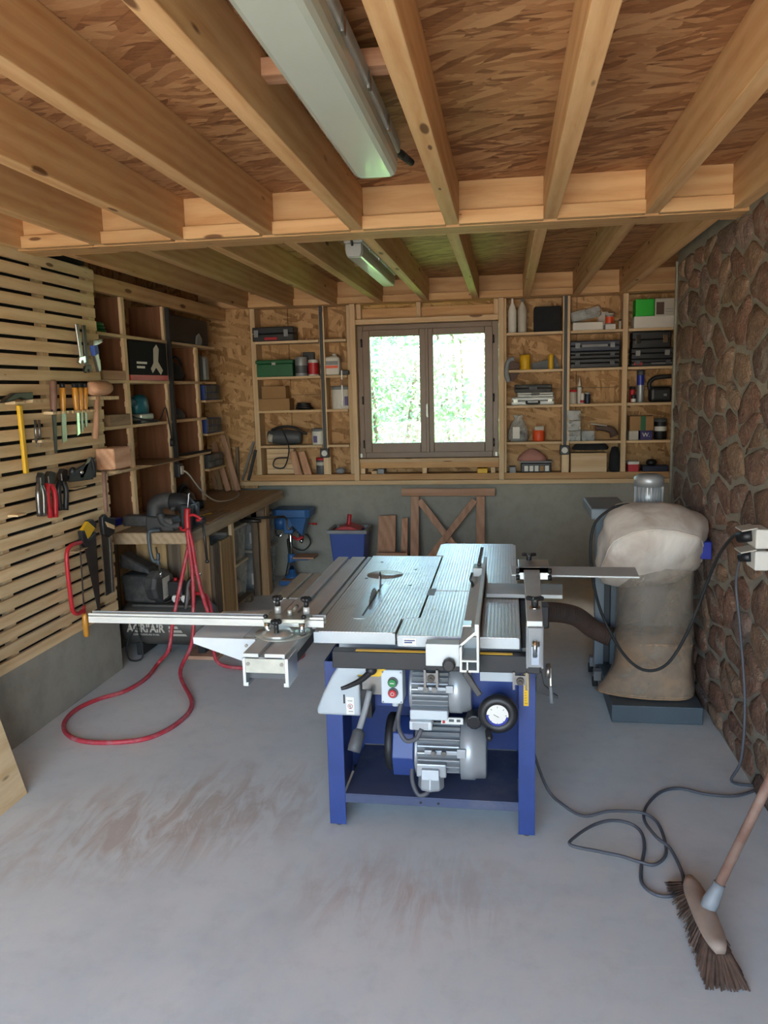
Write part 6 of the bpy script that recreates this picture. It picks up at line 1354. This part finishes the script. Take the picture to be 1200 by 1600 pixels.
t = can('small_paint_tin', 'small white tin with purple patch on the fourth left shelf', 483, 502, R4, 670, 695, 'white', 'mid_grey', None); MB().prism([(wx(487), R4 + .02), (wx(493), R4 + .02), (wx(493), R4 + .08), (wx(487), R4 + .08)], 'xz', 7.082, 7.095).build('label', M['purple'], t)
t = thing('plank_stack', 'ribbed pale panel of stacked strips on the left sole plate', 'panel', (wx(428), 7.2, R5))
for k in range(5): MB().box(wx(408), 7.17, R5 + .001 + k * .047, wx(451), 7.24, R5 + .046 + k * .047).build('strip', M['pine_x'], t, bevel=.003)
for k, (x0, x1, sh_) in enumerate(((446, 462, 9), (460, 474, 10))):
    props(MB().hexa([(wx(x0 + sh_), 7.09, R5), (wx(x0 + sh_ + 12), 7.09, R5), (wx(x0 + sh_ + 12), 7.13, R5), (wx(x0 + sh_), 7.13, R5), (wx(x0), 7.13, R5 + .205), (wx(x0 + 10), 7.13, R5 + .215), (wx(x0 + 10), 7.165, R5 + .215), (wx(x0), 7.165, R5 + .205)]).build('wood_block', M['beech_z'], bevel=.003), ('left of the two timber blocks leaning in front of the strip panel', 'right of the two timber blocks leaning in front of the strip panel')[k], 'block', 'timber blocks on the left sole plate')
can('red_lid_glass_jar', 'glass jar of dark screws with red lid on the left sole plate', 488, 505, R5, 717, 743, 'dark_grey', 'red', ('off_white', .55, .2), 'jar')
simple('pale_post', 'short pale post under the left socket box', 'post', 506, 513, R5, 714, 742, 'pine_z', 7.09, 7.13)
props(MB().ball((wx(527), 7.12, R5 + .03), .045, .035, .03).build('grey_rag', M['mid_grey']), 'grey crumpled rag on the left sole plate', 'rag')
for k, (a, b, c, d, w, mm) in enumerate(((396, 690, 378, 742, .022, 'steel'), (399, 703, 387, 740, .026, 'black_metal'))):
    p_, q_ = onY(a, b, 7.06), onY(c, d, 7.05); q_.z = .9985 - .054 + (.008 if k else .008)
    p_.y, q_.y = 7.068, 7.060 - .0
    props(MB().bar(q_, p_, w, .012, (0, -1, 0)).build('metal_bar', M[mm]), ('bright metal bar leaning at the left end of the sill' if k == 0 else 'dark flat bar leaning beside the bright one at the sill end'), 'bar')
simple('sill_block', 'pale wood bit in the slot under the window', 'offcut', 577, 586, R5, 737, 742, 'pine_x'); simple('grey_bit', 'grey wedge in the slot under the window', 'wedge', 587, 597, R5, 734, 742, 'mid_grey'); simple('yellow_bit', 'yellow tool in the slot under the window', 'tool', 745, 761, R5, 735, 742, 'yellow')
# ================================================================ LAMPS
def lamp(label, cx, w, y0, y1, z0, rot):
    t = thing('batten_light', label, 'light', (cx, (y0 + y1) / 2, z0)); h = .075
    prof = [(-w / 2, h), (-w / 2, h * .5), (-w * .47, h * .25), (-w * .42, h * .08), (-w * .34, 0), (w * .34, 0), (w * .42, h * .08), (w * .47, h * .25), (w / 2, h * .5), (w / 2, h)]
    m = MB().prism([(cx + a, z0 + b) for a, b in prof], 'xz', y0 + .03, y1 - .03, sm=False)
    m.build('diffuser', M['diffuser'], t, bevel=.008, seg=3)
    MB().box(cx - w / 2 - .008, y0 + .004, z0 + h, cx + w / 2 + .008, y1 - .004, z0 + h + .05).build('housing', M['housing'], t, bevel=.012, seg=3)
    for y in (y0 + .015, y1 - .015): MB().prism([(cx + a * .95, z0 + b * .97 + .002) for a, b in prof], 'xz', y - .015, y + .0145).build('end_cap', M['diffuser' if w > .14 else 'housing'], t, bevel=.006)
    n = int((y1 - y0) / .35)
    for k in range(n):
        for s_ in (-1, 1): MB().box(cx + s_ * (w / 2 + .009) - .004, y0 + .2 + k * .35, z0 + h - .015, cx + s_ * (w / 2 + .009) + .004, y0 + .225 + k * .35, z0 + h + .03).build('clip', M['chrome'], t)
    return t
l1 = lamp('long twin tube batten light between the near joists', -.455, .165, 1.35, 2.93, 2.488, 0)
l2 = lamp('shorter batten light between the far joists', -.855, .10, 4.60, 5.98, 2.497, 0)
for y in (1.42, 2.28): MB().box(-.667, y, 2.614, -.280, y + .07, 2.66).build('bracket', M['beech_x'], l1)
for y in (4.72, 5.72): MB().box(-1.060, y, 2.623, -.720, y + .07, 2.66).build('bracket', M['beech_x'], l2)
MB().cyl((-.40, 2.93, 2.59), (-.375, 3.03, 2.59), .012, .016, n=10).cyl((-.375, 3.03, 2.59), (-.35, 3.12, 2.585), .015, .013, n=10).build('cable_plug', M['rubber'], l1)
MB().tube([(-.86, 4.60, 2.56), (-.86, 4.57, 2.60), (-.86, 4.555, 2.68)], .007).build('cable', M['rubber'], l2)
# ================================================================ FLOOR ITEMS IN FRONT
br = thing('broom', 'worn wooden broom with brown bristles leaning at the right edge', 'broom', (.64, 2.44, 0))
hd = []
for t in [i / 10 for i in range(11)]: hd.append(t)
A, B = Vector((.612, 2.615, .078)), Vector((.628, 2.275, .070)); ax_ = (B - A).normalized(); sd2 = Vector((ax_.y, -ax_.x, 0)).normalized()
vs_ = []; n_ = 12
for i in range(13):
    t = i / 12; c = A.lerp(B, t); w = .034 * (1 - abs(2 * t - 1) ** 5 * .5) * (1 + .12 * math.sin(t * PI)); h = .018 + .012 * math.exp(-((t - .5) / .16) ** 2)
    vs_ += [c + sd2 * (w * math.cos(2 * PI * j / n_)) + Vector((0, 0, h * math.sin(2 * PI * j / n_))) for j in range(n_)]
m = MB(); m._add(vs_, [(i * n_ + j, i * n_ + (j + 1) % n_, (i + 1) * n_ + (j + 1) % n_, (i + 1) * n_ + j) for i in range(12) for j in range(n_)] + [tuple(range(n_))[::-1], tuple(12 * n_ + j for j in range(n_))], 0, True)
m.build('head', M['broom_wood'], br)
rb = random.Random(9); bm_ = MB()
for i in range(1500):
    t = rb.random() if i < 800 else rb.choice((rb.uniform(-.02, .14), rb.uniform(.82, 1.02))); c = A.lerp(B, min(1, max(0, t))); s_ = rb.uniform(-1, 1)
    top = c + sd2 * s_ * .028 + Vector((0, 0, -.012)); spread = sd2 * s_ * .035 + ax_ * ((t - .5) * .16 * (1 if .12 < t < .85 else 1.25)) * .8
    tip = top + spread + Vector((0, 0, -top.z + rb.uniform(.002, .012))); u = Vector((rb.uniform(-1, 1), rb.uniform(-1, 1), 0)).normalized() * .0042
    bm_._add([top - u, top + u, tip + u * .5, tip - u * .5], [(0, 1, 2, 3)])
bm_.build('bristles', M['bristle'], br, kind='stuff')
s0 = Vector((.633, 2.445, .095)); dr_ = (Vector((.811, 2.50, .494)) - s0).normalized()
MB().lathe(s0 - dr_ * .01, dr_, [(.024, 0), (.026, .03), (.020, .075), (.019, .095)], 16).build('socket', M['mid_grey'], br)
MB().cyl(s0 + dr_ * .07, s0 + dr_ * .985, .0155, n=14).build('handle', M['handle_wood'], br)
# cable across the floor
cpts = [(837, 1196, .12), (855, 1232, .06), (883, 1260, .02), (912, 1275, .012), (947, 1268, .03), (972, 1267, .035), (1004, 1270, .03), (1026, 1284, .02), (1038, 1311, .012), (1040, 1336, .012), (1023, 1351, .012), (997, 1346, .02), (972, 1338, .03), (934, 1330, .045), (891, 1320, .06), (902, 1305, .06), (928, 1289, .05), (956, 1282, .045), (985, 1287, .03), (1002, 1301, .02), (1007, 1324, .012), (1002, 1355, .012), (1004, 1381, .008), (1023, 1397, .008), (1048, 1400, .008), (1064, 1390, .008), (1067, 1368, .008), (1048, 1327, .02), (1026, 1308, .03), (1007, 1282, .02), (1010, 1260, .008), (1032, 1238, .008), (1061, 1232, .008), (1105, 1241, .008), (1152, 1243, .008), (1187, 1229, .008)]
cw = [onZ(*c) for c in cpts]; cw[0] = Vector((.10, 3.0, .17))
cw = [Vector((.06, 3.3, .35)), Vector((.10, 3.15, .28))] + cw[1:] + [Vector((.97, 3.45, .02)), Vector((.99, 3.40, .15)), Vector((1.0, 3.42, .4)), Vector((.99, 3.50, .7)), Vector((.98, 3.55, .88)), Vector((.968, 3.47, 1.005))]
props(MB().tube(cw, .0062, 8, k=6).build('power_cable', M['cable_grey'], origin=(.6, 3, 0)), 'grey power cable looping over the floor from the saw to the stone wall', 'cable')
so_ = thing('socket_strip', 'white outdoor socket with hinged lids on the stone wall', 'socket', (1.03, 3.42, .98))
dY = -.145
for z in (.985, 1.075): MB().box(.995, 3.50 + dY, z, 1.05, 3.62 + dY, z + .08).build('socket_box', M['white'], so_, bevel=.006)
for z in (1.067, 1.157): MB().hexa([(.94, 3.50 + dY, z - .012), (1.0, 3.50 + dY, z), (1.0, 3.60 + dY, z), (.94, 3.60 + dY, z - .012), (.94, 3.50 + dY, z - .006), (1.0, 3.50 + dY, z + .006), (1.0, 3.60 + dY, z + .006), (.94, 3.60 + dY, z - .006)]).build('lid', M['off_white'], so_, bevel=.002)
MB().cyl((1.0, 3.56 + dY, 1.12), (.955, 3.60 + dY, 1.105), .024, n=12).cyl((1.0, 3.56 + dY, 1.03), (.965, 3.60 + dY, 1.02), .020, n=12).build('plug', M['black_plastic'], so_)
# plywood sheet at the left edge
props(MB().hexa([(-2.15, 2.0, 0), (-2.15, 3.06, 0), (-2.128, 3.06, 0), (-2.128, 2.0, 0), (-2.435, 2.0, 1.02), (-2.435, 3.06, 1.02), (-2.413, 3.06, 1.026), (-2.413, 2.0, 1.026)]).build('plywood_sheet', M['slat_y'], bevel=.001), 'plywood sheet leaning against the left wall near the camera', 'board')
